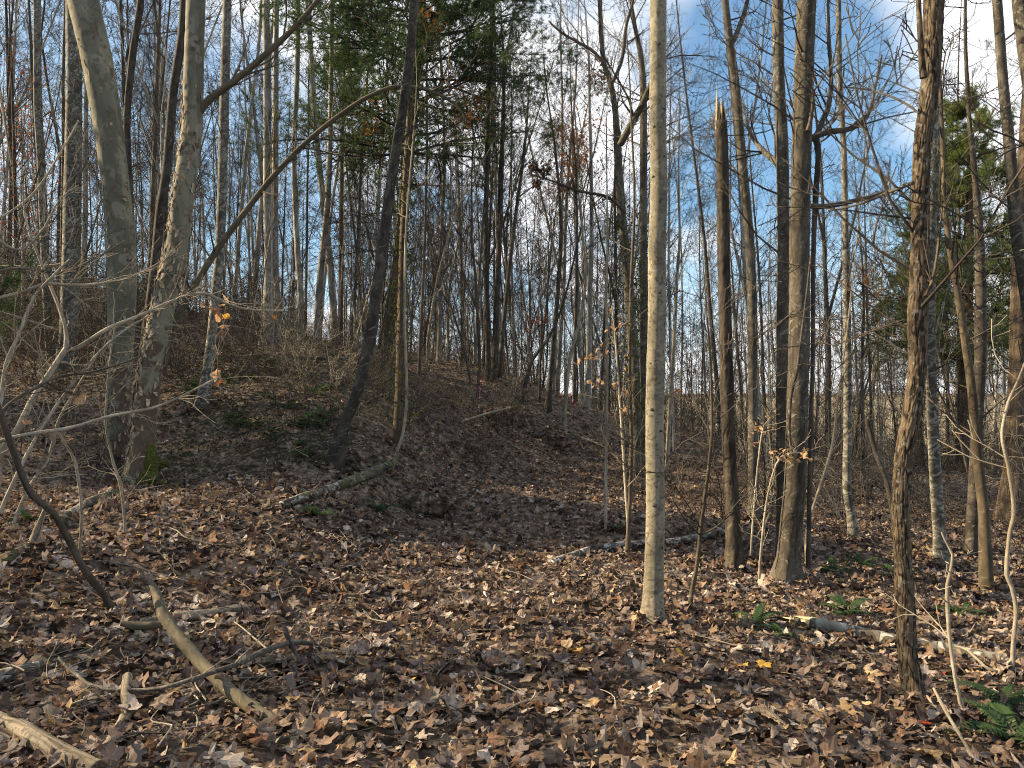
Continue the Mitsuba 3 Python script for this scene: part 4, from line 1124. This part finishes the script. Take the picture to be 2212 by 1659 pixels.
sow(44, wedge(1440, 2240, 11, 34), UNDER, 'lowland_sapling', 'thin bare sapling in the tangle at right behind the trunks', 'sapling', 'saplings in the tangle at right', (.5, 1.0), .4, 7)
sow(95, wedge(-60, 640, 11.5, 26), BUSH, 'hillside_bush', 'bare twiggy bush on the dim left hillside', 'bush', 'bare bushes on the left hillside', (.6, 1.15), .3, 10)
sow(70, wedge(560, 1330, 11, 27), BUSH, 'bank_bush', 'low bare bush on the brushy bank and ridge', 'bush', 'bare bushes on the bank and ridge', (.35, .75), .35, 10)
sow(80, wedge(1420, 2260, 10.5, 30), BUSH, 'lowland_bush', 'bare twiggy bush in the undergrowth at right', 'bush', 'bare bushes in the undergrowth at right', (.45, 1.0), .35, 10)
sow(130, wedge(1340, 2280, 28, 62), BUSH, 'distant_bush', 'bare bush in the far thicket at right', 'bush', 'bushes of the far thicket at right', (1.1, 1.9), .5, 8)
sow(90, wedge(1340, 2280, 28, 60), UNDER, 'distant_sapling', 'thin bare sapling in the far thicket at right', 'sapling', 'saplings of the far thicket at right', (.8, 1.3), .5, 8)
# the wood goes on to the left and behind: the trees that shade the foreground
sow(8, lambda: (r.uniform(-24, -8), r.uniform(-4, 7)), TALL, 'outer_tree', 'bare tree of the wood beyond the left of the view', 'tree', 'trees of the wood beyond the view', (.8, 1.1), 1.2)

# ------------------------------------------------------------------ brush lying over the bank: arching dead stems nobody could count
out = []
r = np.random.default_rng(310)
for i in range(3400):
    y = math.sqrt(r.uniform(8.0 ** 2, 23 ** 2))
    u = r.uniform(-40, 1250) if r.random() < .75 else r.uniform(1300, 2240)
    x = (u - 1106) / FPX * y
    if on_trail(x, y, 1.1) or 900 < u < 1400 and y < 11 and r.random() < .93:
        continue
    a, L = r.uniform(0, 6.28), r.uniform(.3, 1.1)
    grow(r, out, np.array([x, y, float(H(x, y))]), np.array([math.sin(a), math.cos(a), r.uniform(.3, 1.6)]), L, r.uniform(.003, .007), 1, (2,), -.12, .16, .0028)
scene['undergrowth'] = tube_ply(out, 'bark_twig', 3)
labels['undergrowth'] = {'label': 'tangle of thin dead stems over the dim bank and hillside', 'category': 'undergrowth', 'kind': 'stuff'}
m, uv = leaf_cloud(r, np.array([[x, y, float(H(x, y)) + .05] for x, y in [((r.uniform(330, 900) - 1106) / FPX * q, q) for q in r.uniform(8.3, 16, 420)]]), 9500, [.22, .22, .06], .010, .026)
scene['ground_ivy'] = mikit.ply(m, 'leaf_ivy', uv=uv)
labels['ground_ivy'] = {'label': 'low dark green leaves creeping over the brushy left bank', 'category': 'ground cover', 'kind': 'stuff'}


# ------------------------------------------------------------------ ferns
def frond(seed, L=.36):
    r = np.random.default_rng(seed)
    n = 15
    t = np.linspace(0, 1, n)
    P = np.stack([t * L * .92, r.normal(0, .012) * np.sin(t * 3), L * (.55 * t - .62 * t ** 2)], 1)
    V, F = [], []
    for i in range(1, n):
        w = .105 * L / .36 * math.sin(math.pi * min(1, .18 + .82 * t[i]) ** .9) + .008
        for s in (-1, 1):
            a, b = P[i] + [-.011, 0, 0], P[i] + [.011, 0, 0]
            tip = P[i] + [.02, s * w * .62, -.012 + r.normal(0, .006)]
            mid = P[i] + [.022, s * w * .32, .004]
            k = len(V)
            V += [a, b, mid + [.012, 0, 0], mid - [.012, 0, 0], tip]
            F += [(k, k + 1, k + 2), (k, k + 2, k + 3), (k + 3, k + 2, k + 4)]
    return mikit.ply(trimesh.Trimesh(np.array(V), np.array(F), process=False), 'leaf_fern', smooth=False)


FRONDS = [frond(400 + i) for i in range(5)]


def fern(x, y, s, label, seed, n=9, group=None):
    r = np.random.default_rng(seed)
    p = hit(x, y)
    key = thing('fern', label, 'fern', group)
    for i in range(n):
        sc = float(s * .82 * r.uniform(.6, 1.2))
        part(key, 'frond', {**FRONDS[r.integers(0, 5)], 'to_world': T4().translate([float(p[0]), float(p[1]), float(p[2]) + .02]).rotate([0, 0, 1], float(i * 360 / n + r.uniform(-18, 18))).rotate([0, 1, 0], float(r.uniform(-34, 10))).scale(sc)})


for i, (x, y, s, lab) in enumerate([(1632, 1352, .75, 'green fern left of the broken log end'), (1688, 1378, .7, 'dark green fern beside the broken log end'), (2170, 1530, .8, 'fern at the right edge, upper of two'), (2190, 1606, 1.0, 'bright green fern in the lower right corner'),
                                    (1860, 1225, .8, 'fern behind the fallen log, right of the thick trunk'), (1930, 1250, .8, 'fern behind the fallen log, nearest the rough trunk'), (1800, 1240, .8, 'fern right of the foot of the thick trunk'), (688, 1120, .7, 'fern on the leafy slope below the birch log'),
                                    (822, 1110, .85, 'fern on the dark hump beside the path'), (60, 1130, .7, 'fern at the left edge behind the birch log'), (1330, 1145, .6, 'fern at the foot of the thin pale sapling'), (1270, 925, 1.0, 'fern low beside the crooked pale sapling'), (2080, 1330, .7, 'fern behind the fallen log at right'),
                                    (1830, 1330, .8, 'fern against the back of the fallen log')]):
    fern(x, y, s, lab, 420 + i)
r = np.random.default_rng(433)
for i in range(22):
    fern(r.uniform(400, 720), r.uniform(800, 1000), r.uniform(.7, 1.1), 'dark green fern among the brush on the left bank', 450 + i, 7, 'ferns on the left bank')


# ------------------------------------------------------------------ fallen wood
def fallen(name, label, cat, way, bark, seed, k=16, step=.03, rough=.002, furrow=0., group=None, dz=(), sinkf=.75, lumps=.10, ends=True):
    """way: (x, y, width[, metres above the ground]) along a stem lying on the ground"""
    rng = np.random.default_rng(seed)
    P, R = [], []
    for q in way:
        x, y, w = q[:3]
        p = hit(x, y + .25 * w) if len(q) < 5 else at(x, y, q[4])
        rr = w / 2 / FPX * p[1]
        lift = q[3] if len(q) > 3 else 0
        if len(q) < 5:
            if lift:
                p = at(x, y, p[1] if len(q) < 5 else q[4])
                g = hit(x, y + lift / p[1] * FPX)
                p = np.array([g[0], g[1], g[2] + lift])
                rr = w / 2 / FPX * p[1]
            else:
                p = p + [0, 0, rr * (1 - sinkf) + .012]
        P.append(p)
        R.append(rr)
    P, R, _ = smooth_path(P, R, step)
    LOGS.append((P, R))
    key = thing(name, label, cat, group)
    part(key, 'wood', stem_ply(P, R, bark, k, rng, rough=rough, furrow=furrow, lumps=lumps))
    return key, P, R


def twigs_on(key, P, R, seed, n, size, bark, kids=(2,)):
    r = np.random.default_rng(seed)
    out = []
    for t in r.uniform(.1, .98, n):
        i = min(int(t * len(P)), len(P) - 2)
        d = bend(r, norm(P[i + 1] - P[i]), 35, 80)
        d[2] = abs(d[2]) * .6
        grow(r, out, P[i], d, size * r.uniform(.5, 1.2), max(R[i] * .35, .003), 1, kids, .0, .14, .002)
    part(key, 'twigs', tube_ply(out, bark, 4), kind='stuff')


k, P, R = fallen('fallen_log', 'mottled grey log with a pale cut end lying left of the tan trunk', 'log', [(1196, 1216, 15), (1250, 1200, 16), (1300, 1187, 16), (1360, 1180, 16), (1430, 1176, 16), (1500, 1165, 15), (1562, 1152, 12)], 'bark_birch', 501, sinkf=.3)
part(k, 'cut_end', stem_ply(np.array([P[0] + norm(P[0] - P[1]) * .006, P[0] + norm(P[1] - P[0]) * .05]), np.array([R[0] * .96, R[0] * 1.04]), 'lichen_white', 16, np.random.default_rng(1)), 'pale sawn end')
k, P, R = fallen('fallen_log', 'long mossy log with a broken yellow end lying behind the rough trunk', 'log', [(1752, 1352, 26), (1810, 1364, 27), (1870, 1378, 28), (1950, 1394, 27), (2030, 1405, 25), (2110, 1420, 22), (2215, 1436, 18)], 'bark_birch', 502, k=22, rough=.004, sinkf=.3)
rr = np.random.default_rng(6)
for i in range(9):
    a = i * 2 * np.pi / 9
    t = norm(P[0] - P[1])
    s = norm(np.cross(t, [0, 0, 1]))
    o = (s * math.cos(a) + np.cross(s, t) * math.sin(a)) * R[0]
    q = P[0] - t * .03
    w = norm(np.cross(t, o)) * R[0] * .42
    V = np.array([q + o * .95 + w, q + o * .95 - w, q + o * .35, P[0] + o * .8 + t * rr.uniform(.05, .22)])
    part(k, 'splinter', mikit.ply(trimesh.Trimesh(V, [[0, 1, 2], [0, 3, 1], [1, 3, 2], [2, 3, 0]], process=False), 'split_wood', uv=np.array([[0, 0], [.03, 0], [.05, 0], [.02, .2]]) + i), 'yellow splintered wood' if i == 0 else None)
k, P, R = fallen('fallen_branch', 'olive sycamore branch rising from the leaves in the left foreground', 'branch',
                 [(650, 1580, 20, .015), (575, 1548, 24, .04), (520, 1513, 27, .08), (462, 1466, 25, .14), (404, 1406, 27, .21), (372, 1368, 24, .26), (350, 1338, 25, .30), (338, 1305, 20, .34), (330, 1290, 15, .37), (320, 1278, 9, .385)], 'branch_olive', 503, k=24, step=.012, rough=.0022, lumps=.14)
limb(k, [(350, 1348, 17), (320, 1352, 18), (290, 1352, 17), (262, 1346, 13)], float(P[-12][1]), 'branch_olive', 504, name='side_branch', Y1=float(P[-12][1]) - .03, k=12)
fallen('fallen_branch', 'thick weathered branch crossing the bottom left corner', 'branch', [(-25, 1552, 36, .05), (30, 1570, 38, .05), (80, 1598, 40, .05), (140, 1632, 42, .04), (215, 1668, 44, .03)], 'dead_wood', 505, k=20, step=.02, rough=.002)
fallen('fallen_branch', 'pale bare driftwood-like branch curving down at the lower left', 'branch', [(276, 1462, 20, .08), (272, 1500, 22, .08), (275, 1535, 24, .06), (258, 1575, 26, .04), (232, 1612, 27, .03), (200, 1645, 26, .02)], 'dead_wood', 506, k=18, step=.02)
k, P, R = fallen('fallen_branch', 'thin curved dark branch lying across the olive branch at lower left', 'branch', [(127, 1423, 6, .10), (160, 1456, 7, .09), (200, 1483, 8, .08), (250, 1493, 8, .08), (300, 1493, 8, .09), (360, 1488, 9, .12), (417, 1474, 10, .16), (470, 1458, 11, .19), (527, 1438, 12, .2), (570, 1414, 13, .18), (617, 1396, 12, .15), (650, 1391, 11, .12), (680, 1394, 10, .08), (712, 1418, 8, .03)], 'bark_grey', 507, k=10, step=.02)
twigs_on(k, P, R, 1, 7, .3, 'bark_pale')
fallen('fallen_log', 'half-rotten pale log behind the olive branch at lower left', 'log', [(262, 1352, 22), (320, 1345, 24), (400, 1334, 26), (460, 1328, 27), (518, 1318, 28)], 'dead_wood', 508, k=18, furrow=.004)
fallen('fallen_log', 'grey birch log end entering at the left edge, lower one', 'log', [(-30, 1470, 30), (30, 1456, 30), (92, 1440, 29)], 'bark_birch', 509, k=18)
fallen('fallen_log', 'white-patched birch log at the left edge below the shrub', 'log', [(-20, 1225, 30), (20, 1205, 28), (60, 1185, 24)], 'bark_rotten', 510, k=16)
fallen('fallen_log', 'birch log lying just below the sycamore feet', 'log', [(128, 1128, 26), (165, 1105, 26), (205, 1082, 25), (243, 1060, 23)], 'bark_rotten', 511, k=16)
fallen('broken_stump', 'pale splintered stump leaning at the far left', 'stump', [(68, 1180, 20, .02), (82, 1145, 16, .15), (97, 1112, 8, .28)], 'dead_wood', 512, k=12, furrow=.004)
fallen('fallen_log', 'long birch log below the leaning dark tree', 'log', [(610, 1092, 22), (665, 1072, 22), (717, 1055, 21), (765, 1036, 23), (810, 1018, 23), (846, 1004, 22)], 'bark_rotten', 513, k=16, rough=.005)
fallen('fallen_branch', 'thick rotten branch with lichen at the bottom right edge', 'branch', [(1832, 1622, 18), (1880, 1635, 20), (1930, 1650, 22), (1990, 1664, 24)], 'bark_rotten', 514, k=14)
fallen('fallen_branch', 'grey bent branch lying left of the rough trunk foot', 'branch', [(1606, 1542, 11, .02), (1640, 1534, 13, .06), (1660, 1540, 14, .06), (1690, 1565, 14, .04), (1714, 1590, 12, .01)], 'dead_wood', 515, k=12)
fallen('fallen_branch', 'upper of two thin branches in front of the snag', 'branch', [(1508, 1263, 8), (1560, 1274, 8), (1610, 1290, 8), (1645, 1310, 8)], 'bark_twig', 516, k=8)
fallen('fallen_branch', 'lower of two thin branches in front of the snag', 'branch', [(1505, 1270, 7), (1560, 1295, 7), (1630, 1318, 6)], 'bark_twig', 517, k=8)
fallen('fallen_branch', 'short grey branch below the foot of the thick trunk', 'branch', [(1634, 1302, 9), (1665, 1287, 9), (1694, 1275, 8)], 'bark_grey', 518, k=8)
fallen('fallen_branch', 'dark branch propped between the snag and the forked tree', 'branch', [(1600, 1198, 11, .05), (1630, 1172, 11, .2), (1654, 1145, 10, .35), (1668, 1100, 8, .55)], 'bark_dark', 519, k=8)
fallen('fallen_stick', 'straight white stick right of the tan trunk foot', 'stick', [(1440, 1364, 5), (1500, 1369, 6), (1568, 1372, 6)], 'bark_pale', 520, k=6)
fallen('fallen_branch', 'short pale log lying on the bank in the middle distance', 'log', [(982, 952, 11), (1005, 960, 12), (1030, 966, 11)], 'dead_wood', 521, k=10)
fallen('fallen_branch', 'thin tan branch lying over the old stump on the ridge', 'branch', [(996, 912, 5, .1), (1030, 902, 5, .25), (1070, 892, 5, .4), (1105, 886, 4, .5)], 'bark_pale', 522, k=6)
fallen('fallen_branch', 'dark fallen stem on the bank under the leaning dark tree', 'branch', [(640, 776, 8, .2), (700, 778, 8, .2), (770, 776, 7, .2), (835, 772, 6, .15)], 'bark_dark', 523, k=8)
fallen('fallen_branch', 'pale arching stem lying at the right behind the forked sapling', 'branch', [(2062, 1400, 6, .12), (2085, 1405, 6, .12), (2110, 1425, 6, .08), (2130, 1442, 6, .05), (2160, 1452, 5, .02)], 'bark_pale', 524, k=7)
fallen('fallen_branch', 'pale thin stem slanting to the ground at the lower right', 'branch', [(2018, 1500, 6, .2), (2045, 1545, 7, .14), (2080, 1600, 8, .06), (2110, 1648, 8, .01)], 'bark_pale', 525, k=7)
fallen('fallen_stick', 'pale forked twig on the slope left of the path', 'stick', [(308, 1105, 9), (330, 1130, 10), (350, 1160, 9), (352, 1195, 8), (380, 1228, 8)], 'bark_pale', 526, k=7)
fallen('fallen_stick', 'small white twig standing out of the leaves left of the tan trunk', 'stick', [(1046, 1280, 5, .06), (1050, 1292, 6, .04), (1058, 1308, 6, .01)], 'lichen_white', 527, k=6)
fallen('fallen_stick', 'short grey stub below and left of the tan trunk', 'stick', [(1268, 1412, 11, .02), (1285, 1392, 10, .07)], 'bark_grey', 528, k=8)
fallen('fallen_branch', 'upper dark stick leaning out of the curved dark branch', 'branch', [(648, 1432, 13, .05), (632, 1405, 12, .12), (612, 1362, 9, .24)], 'bark_dark', 529, k=8)
fallen('fallen_branch', 'white-flecked rotten branch piece beside the curved dark branch', 'branch', [(550, 1432, 18), (590, 1430, 19)], 'bark_rotten', 530, k=10)
fallen('fallen_branch', 'grey stick lying right below the curved dark branch', 'branch', [(600, 1412, 9), (625, 1440, 10), (650, 1468, 9)], 'bark_grey', 531, k=8)
lean = thing('leaning_dead_stem', 'dark dead stem sloping from the left edge down to the leaves', 'dead stem')
limb(lean, [(-40, 800, 14), (0, 890, 14), (30, 980, 14), (62, 1060, 14), (118, 1112, 14), (140, 1150, 15), (165, 1200, 15), (200, 1255, 16), (228, 1290, 15), (250, 1345, 14)], 3.95, 'bark_twig', 532, 'stem', k=12, Y1=5.05)
FLOOR_MARKS = [(1410, 1350, 'the tan trunk foot'), (1590, 1235, 'the snag foot'), (1700, 1262, 'the thickest trunk foot'), (1975, 1528, 'the rough trunk foot'), (300, 1040, 'the mossy sycamore foot'), (722, 1003, 'the leaning dark tree foot'), (470, 1470, 'the olive fallen branch'),
               (640, 1395, 'the curved dark branch'), (390, 1335, 'the half-rotten log'), (80, 1598, 'the thick corner branch'), (1300, 1190, 'the cut-ended log'), (1870, 1378, 'the long broken log'), (700, 1060, 'the birch log'), (690, 1588, 'the large yellow leaf'), (2180, 1600, 'the corner fern'),
               (1660, 1540, 'the bent grey branch'), (90, 1450, 'the lower birch log end'), (880, 1480, 'the middle yellow leaf'), (1240, 1420, 'the yellow-brown leaf'), (1490, 1487, 'the dark red leaf'), (240, 1330, 'the leaning dead stem foot'), (905, 1085, 'the dark trail hump')]
r = np.random.default_rng(540)
n = 0
while n < 170:
    x, y = (r.uniform(-20, 2230) if n % 2 else r.uniform(-20, 900)), r.uniform(1040, 1650)
    p = hit(x, y)
    if p[1] > 11:
        continue
    n += 1
    a, L = r.uniform(0, np.pi), r.uniform(.15, .6)
    d = np.array([math.cos(a), math.sin(a)]) * L
    pts = []
    for q in (0, .35, .7, 1):
        c = p[:2] + d * q + r.normal(0, .025, 2)
        pts.append([c[0], c[1], float(H(*c)) + .045 + r.uniform(0, .03)])
    P_, R_, _ = smooth_path(pts, np.linspace(1, .55, 4) * r.uniform(.0018, .006), .05)
    lines = [(P_, R_)]
    if r.random() < .5:
        i = len(P_) // 2
        grow(r, lines, P_[i], bend(r, norm(P_[i + 1] - P_[i]), 30, 50) * [1, 1, .3], L * .4, R_[i] * .6, 0, (), 0, .1, .0015)
    b = r.integers(0, 4)
    m = min(FLOOR_MARKS, key=lambda q: math.hypot(q[0] - x, q[1] - y))
    where = ('left of' if x < m[0] else 'right of') if abs(x - m[0]) > abs(y - m[1]) else ('behind' if y < m[1] else 'in front of')
    k = thing('loose_stick', f"{['pale', 'dull brown', 'grey', 'weathered'][b]} {'long' if L > .4 else 'short' if L < .25 else 'thin'} {'forked ' if len(lines) > 1 else ''}stick on the leaves {where} {m[2]}", 'stick', 'loose sticks among the leaves')
    scene[k] = tube_ply(lines, ['bark_pale', 'bark_twig', 'bark_grey', 'dead_wood'][b], 5, r.uniform(0, 9))

# mounds of the old root plates
for x, y, sx, sy, sz, lab, s in ((1182, 952, .45, .3, .2, 'dark earth hump with roots where the path tops the ridge', 1), (1085, 905, .45, .35, .25, 'old mossy stump mound under the thin tan branch', 2), (905, 1085, .42, .35, .17, 'dark leaf-topped hump at the left side of the path', 3)):
    p = hit(x, y)
    m = trimesh.creation.icosphere(4, 1.)
    v = m.vertices * (1 + .6 * (meshkit.fbm(m.vertices * 2 + s * 5, 4, s) - .5)[:, None]) * [sx, sy, sz] + p
    k = thing('earth_mound', lab, 'mound')
    part(k, 'soil', mikit.ply(trimesh.Trimesh(v, m.faces, process=False), 'forest_floor', smooth=True))
    top = v[(v[:, 2] > p[2] + sz * .25)]
    mm, uv = leaf_cloud(np.random.default_rng(s), top, 160, .03, .04, .075, 'palmate', 9, .5)
    part(k, 'leaf_cover', mikit.ply(mm, 'leaf_brown', uv=uv), None, 'stuff')
    lines = []
    for q in range(22):
        grow(np.random.default_rng(q + 40 * s), lines, top[(q * 37) % len(top)], np.array([math.sin(q * 2.4), -abs(math.cos(q * 2.4)), -.25]), .35, .006, 1, (2,), -.06, .2, .0025)
    part(k, 'roots', tube_ply(lines, 'bark_twig', 4), None, 'stuff')

# pink flagging tied to a stem on the ridge
for x, y, n, lab, s in ((1037, 843, 9, 'strip of pink flagging tape hanging on the ridge above the path', 1), (1238, 985 - 100, 5, 'short pink flagging strip beyond the path top', 2)):
    r = np.random.default_rng(s)
    Y = hit(x, 905 if n == 9 else 905)[1] - .3
    k = thing('flagging_tape', lab, 'ribbon')
    P = [at(x + r.normal(0, 3), y - 22 + i * 44 / n * (n / 9), Y + r.normal(0, .02)) for i in range(n)]
    P_, R_, _ = smooth_path(P, np.full(n, .012), .03)
    V = np.vstack([P_ + np.array([  .008, .003, 0]) * np.cos(np.arange(len(P_)) * .9)[:, None] + [0.006, 0, 0], P_ - np.array([  .008, .003, 0]) * np.cos(np.arange(len(P_)) * .9)[:, None] - [0.006, 0, 0]])
    m_ = len(P_)
    F = [f for i in range(m_ - 1) for f in ((i, i + 1, m_ + i), (i + 1, m_ + i + 1, m_ + i))]
    part(k, 'strip', mikit.ply(trimesh.Trimesh(V, F, process=False), 'pink_plastic', smooth=False))
    part(k, 'stem', tube_ply([(np.array([[P_[0][0], P_[0][1] + .03, float(H(P_[0][0], P_[0][1])) - .1], P_[0] + [0, .03, .3]]), np.array([.006, .004]))], 'bark_twig', 5))

# ------------------------------------------------------------------ the pale shrub in the left foreground
shrub = thing('foreground_shrub', 'pale bare shrub with long arching stems in the left foreground', 'shrub')
for i, (way, Y, Y1, tw) in enumerate([
        ([(-10, 1130, 18), (0, 990, 15), (43, 920, 15), (67, 870, 14), (110, 803, 13), (143, 753, 13)], 4.6, 4.9, 4),
        ([(143, 753, 11), (142, 713, 8), (127, 663, 7), (107, 613, 7), (83, 553, 6), (55, 470, 5), (50, 400, 3)], 4.9, 5.2, 9),
        ([(143, 758, 11), (165, 752, 10), (233, 710, 9), (300, 683, 8), (367, 653, 8), (413, 636, 7), (447, 635, 7), (490, 656, 6), (550, 670, 4), (610, 671, 3)], 4.9, 5.5, 22),
        ([(-20, 648, 8), (50, 630, 7), (107, 613, 7), (167, 616, 6), (253, 606, 5), (300, 590, 5), (350, 563, 3), (372, 540, 2)], 4.7, 5.3, 18),
        ([(-20, 960, 9), (60, 938, 8), (143, 926, 7), (233, 900, 6), (333, 880, 6), (430, 836, 4), (470, 815, 3)], 4.3, 5.0, 14),
        ([(-20, 920, 9), (30, 865, 8), (80, 836, 8), (120, 815, 6), (200, 803, 5), (300, 770, 3)], 4.4, 4.9, 12),
        ([(-10, 1060, 10), (10, 800, 8), (42, 720, 8), (75, 640, 6), (110, 600, 5), (150, 560, 3)], 4.5, 4.9, 16),
        ([(0, 1110, 9), (70, 960, 8), (120, 880, 7), (180, 800, 6), (260, 720, 5), (330, 680, 3)], 4.4, 5.2, 16),
        ([(30, 1130, 8), (70, 1040, 7), (100, 1000, 7), (130, 900, 6), (160, 850, 5), (215, 760, 3)], 4.4, 5.1, 14),
        ([(170, 1200, 7), (175, 1080, 7), (165, 1010, 6), (130, 940, 5), (100, 900, 4), (60, 850, 3)], 4.9, 4.7, 10),
        ([(270, 1150, 6), (262, 1060, 6), (240, 980, 5), (228, 900, 5), (235, 800, 4), (250, 700, 3)], 5.3, 5.4, 10),
        ([(-20, 590, 6), (60, 580, 6), (130, 590, 5), (200, 560, 4), (270, 520, 3)], 4.8, 5.4, 14),
        ([(-20, 500, 6), (40, 540, 5), (90, 500, 5), (130, 430, 3), (170, 400, 2)], 4.6, 5.0, 12),
        ([(0, 470, 4), (70, 420, 5), (130, 330, 4), (170, 260, 3)], 5.2, 5.6, 8)]):
    limb(shrub, way, Y, 'bark_pale' if i not in (5, 11) else 'bark_twig', 600 + i, 'stem', k=8, Y1=Y1, twigs=tw, size=.34, kids=(3, 2), step=.05, up=.0)
for i, (x, y, s, Y, b) in enumerate([(458, 668, .055, 5.35, 'leaf_rust'), (470, 690, .05, 5.35, 'leaf_tan'), (488, 655, .05, 5.4, 'leaf_tan'), (490, 680, .04, 5.4, 'leaf_gold'), (486, 705, .045, 5.4, 'leaf_tan'), (440, 660, .035, 5.35, 'leaf_tan'), (480, 722, .05, 5.4, 'leaf_brown'),
                                    (470, 808, .06, 5.5, 'leaf_tan'), (478, 825, .05, 5.5, 'leaf_rust'), (590, 683, .03, 5.5, 'leaf_orange'), (155, 845, .075, 4.8, 'leaf_brown'), (172, 858, .07, 4.8, 'leaf_tan'), (100, 930, .07, 4.6, 'leaf_brown'), (80, 945, .06, 4.6, 'leaf_brown'), (60, 915, .05, 4.6, 'leaf_tan')]):
    leaf_on(shrub, at(x, y, Y), s, b, 700 + i)
limb(shrub, [(488, 655, 3), (486, 690, 3), (474, 740, 3), (470, 808, 2)], 5.42, 'bark_twig', 640, 'hanging_stem', k=5)
lk = thing('hanging_leaf', 'single red-brown leaf hanging right of the tan trunk', 'leaf')
leaf_on(lk, at(1468, 846, 5.6), .055, 'leaf_rust', 790, name='blade')
limb(lk, [(1468, 840, 3), (1455, 848, 3), (1436, 862, 3), (1424, 872, 4)], 5.6, 'bark_twig', 791, 'twig', k=5, Y1=5.3)

# scars of shed branches on the tan trunk
tk, tP, tR = MADE[21]
tY = float(tP[6][1])
r = np.random.default_rng(77)
for x, y in ((1420, 102), (1431, 240), (1411, 278), (1432, 342), (1409, 384), (1421, 634), (1403, 785), (1405, 884), (1424, 930), (1410, 1090), (1428, 1180)):
    c = at(x, y, tY)
    i = int(np.argmin(np.abs(tP[:, 2] - c[2])))
    o = c - tP[i]
    o[2] = 0
    R0 = tR[i] * .99
    ox = float(np.clip(o[0], -R0 * .9, R0 * .9))
    p = np.array([tP[i][0] + ox, tP[i][1] - math.sqrt(max(R0 ** 2 - ox ** 2, 1e-6)), c[2]])
    n = norm(np.array([ox, p[1] - tP[i][1], 0]))
    t = np.cross([0, 0, 1], n)
    m = trimesh.creation.icosphere(2, 1.)
    v = m.vertices * (1 + .5 * (meshkit.noise(m.vertices * 2.5 + x, 3)[:, None] - .5))
    w = r.uniform(.008, .013)
    v = v[:, :1] * t * w + v[:, 1:2] * n * .006 + v[:, 2:] * np.array([0, 0, 1]) * w * r.uniform(.55, .9) + (v[:, :1] ** 2) * np.array([0, 0, -.006])
    part(tk + '__trunk', 'branch_scar', mikit.ply(trimesh.Trimesh(v + p, m.faces, process=False), 'bark_snag', smooth=True, uv=np.column_stack([v[:, 0] + x, v[:, 2]])))

# leaves drifted against the stems and over the fallen wood
r = np.random.default_rng(880)
pos, big = [], []
for p, R0 in FEET:
    if np.hypot(p[0], p[1]) > 14:
        continue
    n = int(26 + 260 * R0)
    a, q = r.uniform(0, 6.28, n), R0 * 1.15 + np.abs(r.normal(0, .07, n))
    x, y = p[0] + np.cos(a) * q, p[1] + np.sin(a) * q
    pos.append(np.stack([x, y, H(x, y) + .02 + .10 * np.exp(-(q - R0) / .06) * r.random(n)], -1))
for P, R in LOGS:
    L = np.linalg.norm(np.diff(P, axis=0), axis=1).sum()
    if R.max() < .012:
        continue
    n = int(36 * L)
    i = r.integers(0, len(P), n)
    off = r.normal(0, 1, (n, 2)) * (R[i, None] * 1.5 + .03)
    x, y = P[i, 0] + off[:, 0], P[i, 1] + off[:, 1]
    on = np.hypot(off[:, 0], off[:, 1]) < R[i]
    g = H(x, y)
    low = P[i, 2] - R[i] - g < .06
    z = np.where(on & (r.random(n) < .22), P[i, 2] + R[i] + .006, g + r.uniform(.015, .055, n))
    keep = (low & ~(on & (z < P[i, 2]))) | (on & (z > P[i, 2]) & (R[i] > .02))
    pos.append(np.stack([x, y, z], -1)[keep])
P = np.vstack(pos)
n = len(P)
v, f, uv, _ = leaves(r, P, r.uniform(.025, .075, n), rotations(r, n, .5), near_shapes, r.integers(0, 1000, n))
scene['leaf_drift'] = mikit.ply(trimesh.Trimesh(v, f, process=False), 'leaf_brown', smooth=False, uv=uv)
labels['leaf_drift'] = {'label': 'brown leaves drifted against the trunks and over the fallen wood', 'category': 'fallen leaves', 'kind': 'stuff'}

# dead wood hung up on the dim hillside at the left
for way, Y, lab in (([(-30, 577, 8), (60, 577, 8), (132, 572, 6)], 14.2, 'pale dead branch hung level across the left edge, upper'), ([(-20, 668, 6), (50, 690, 7), (130, 716, 6)], 13.2, 'pale dead branch slanting down across the left edge, lower'), ([(270, 700, 9), (330, 652, 8), (360, 560, 6)], 11.5, 'thin dead stem leaning behind the right sycamore')):
    k = thing('hung_branch', lab, 'branch')
    limb(k, way, Y, 'bark_pale' if 'pale' in lab else 'bark_dark', int(Y * 10), 'wood', k=7, twigs=4, size=.5)
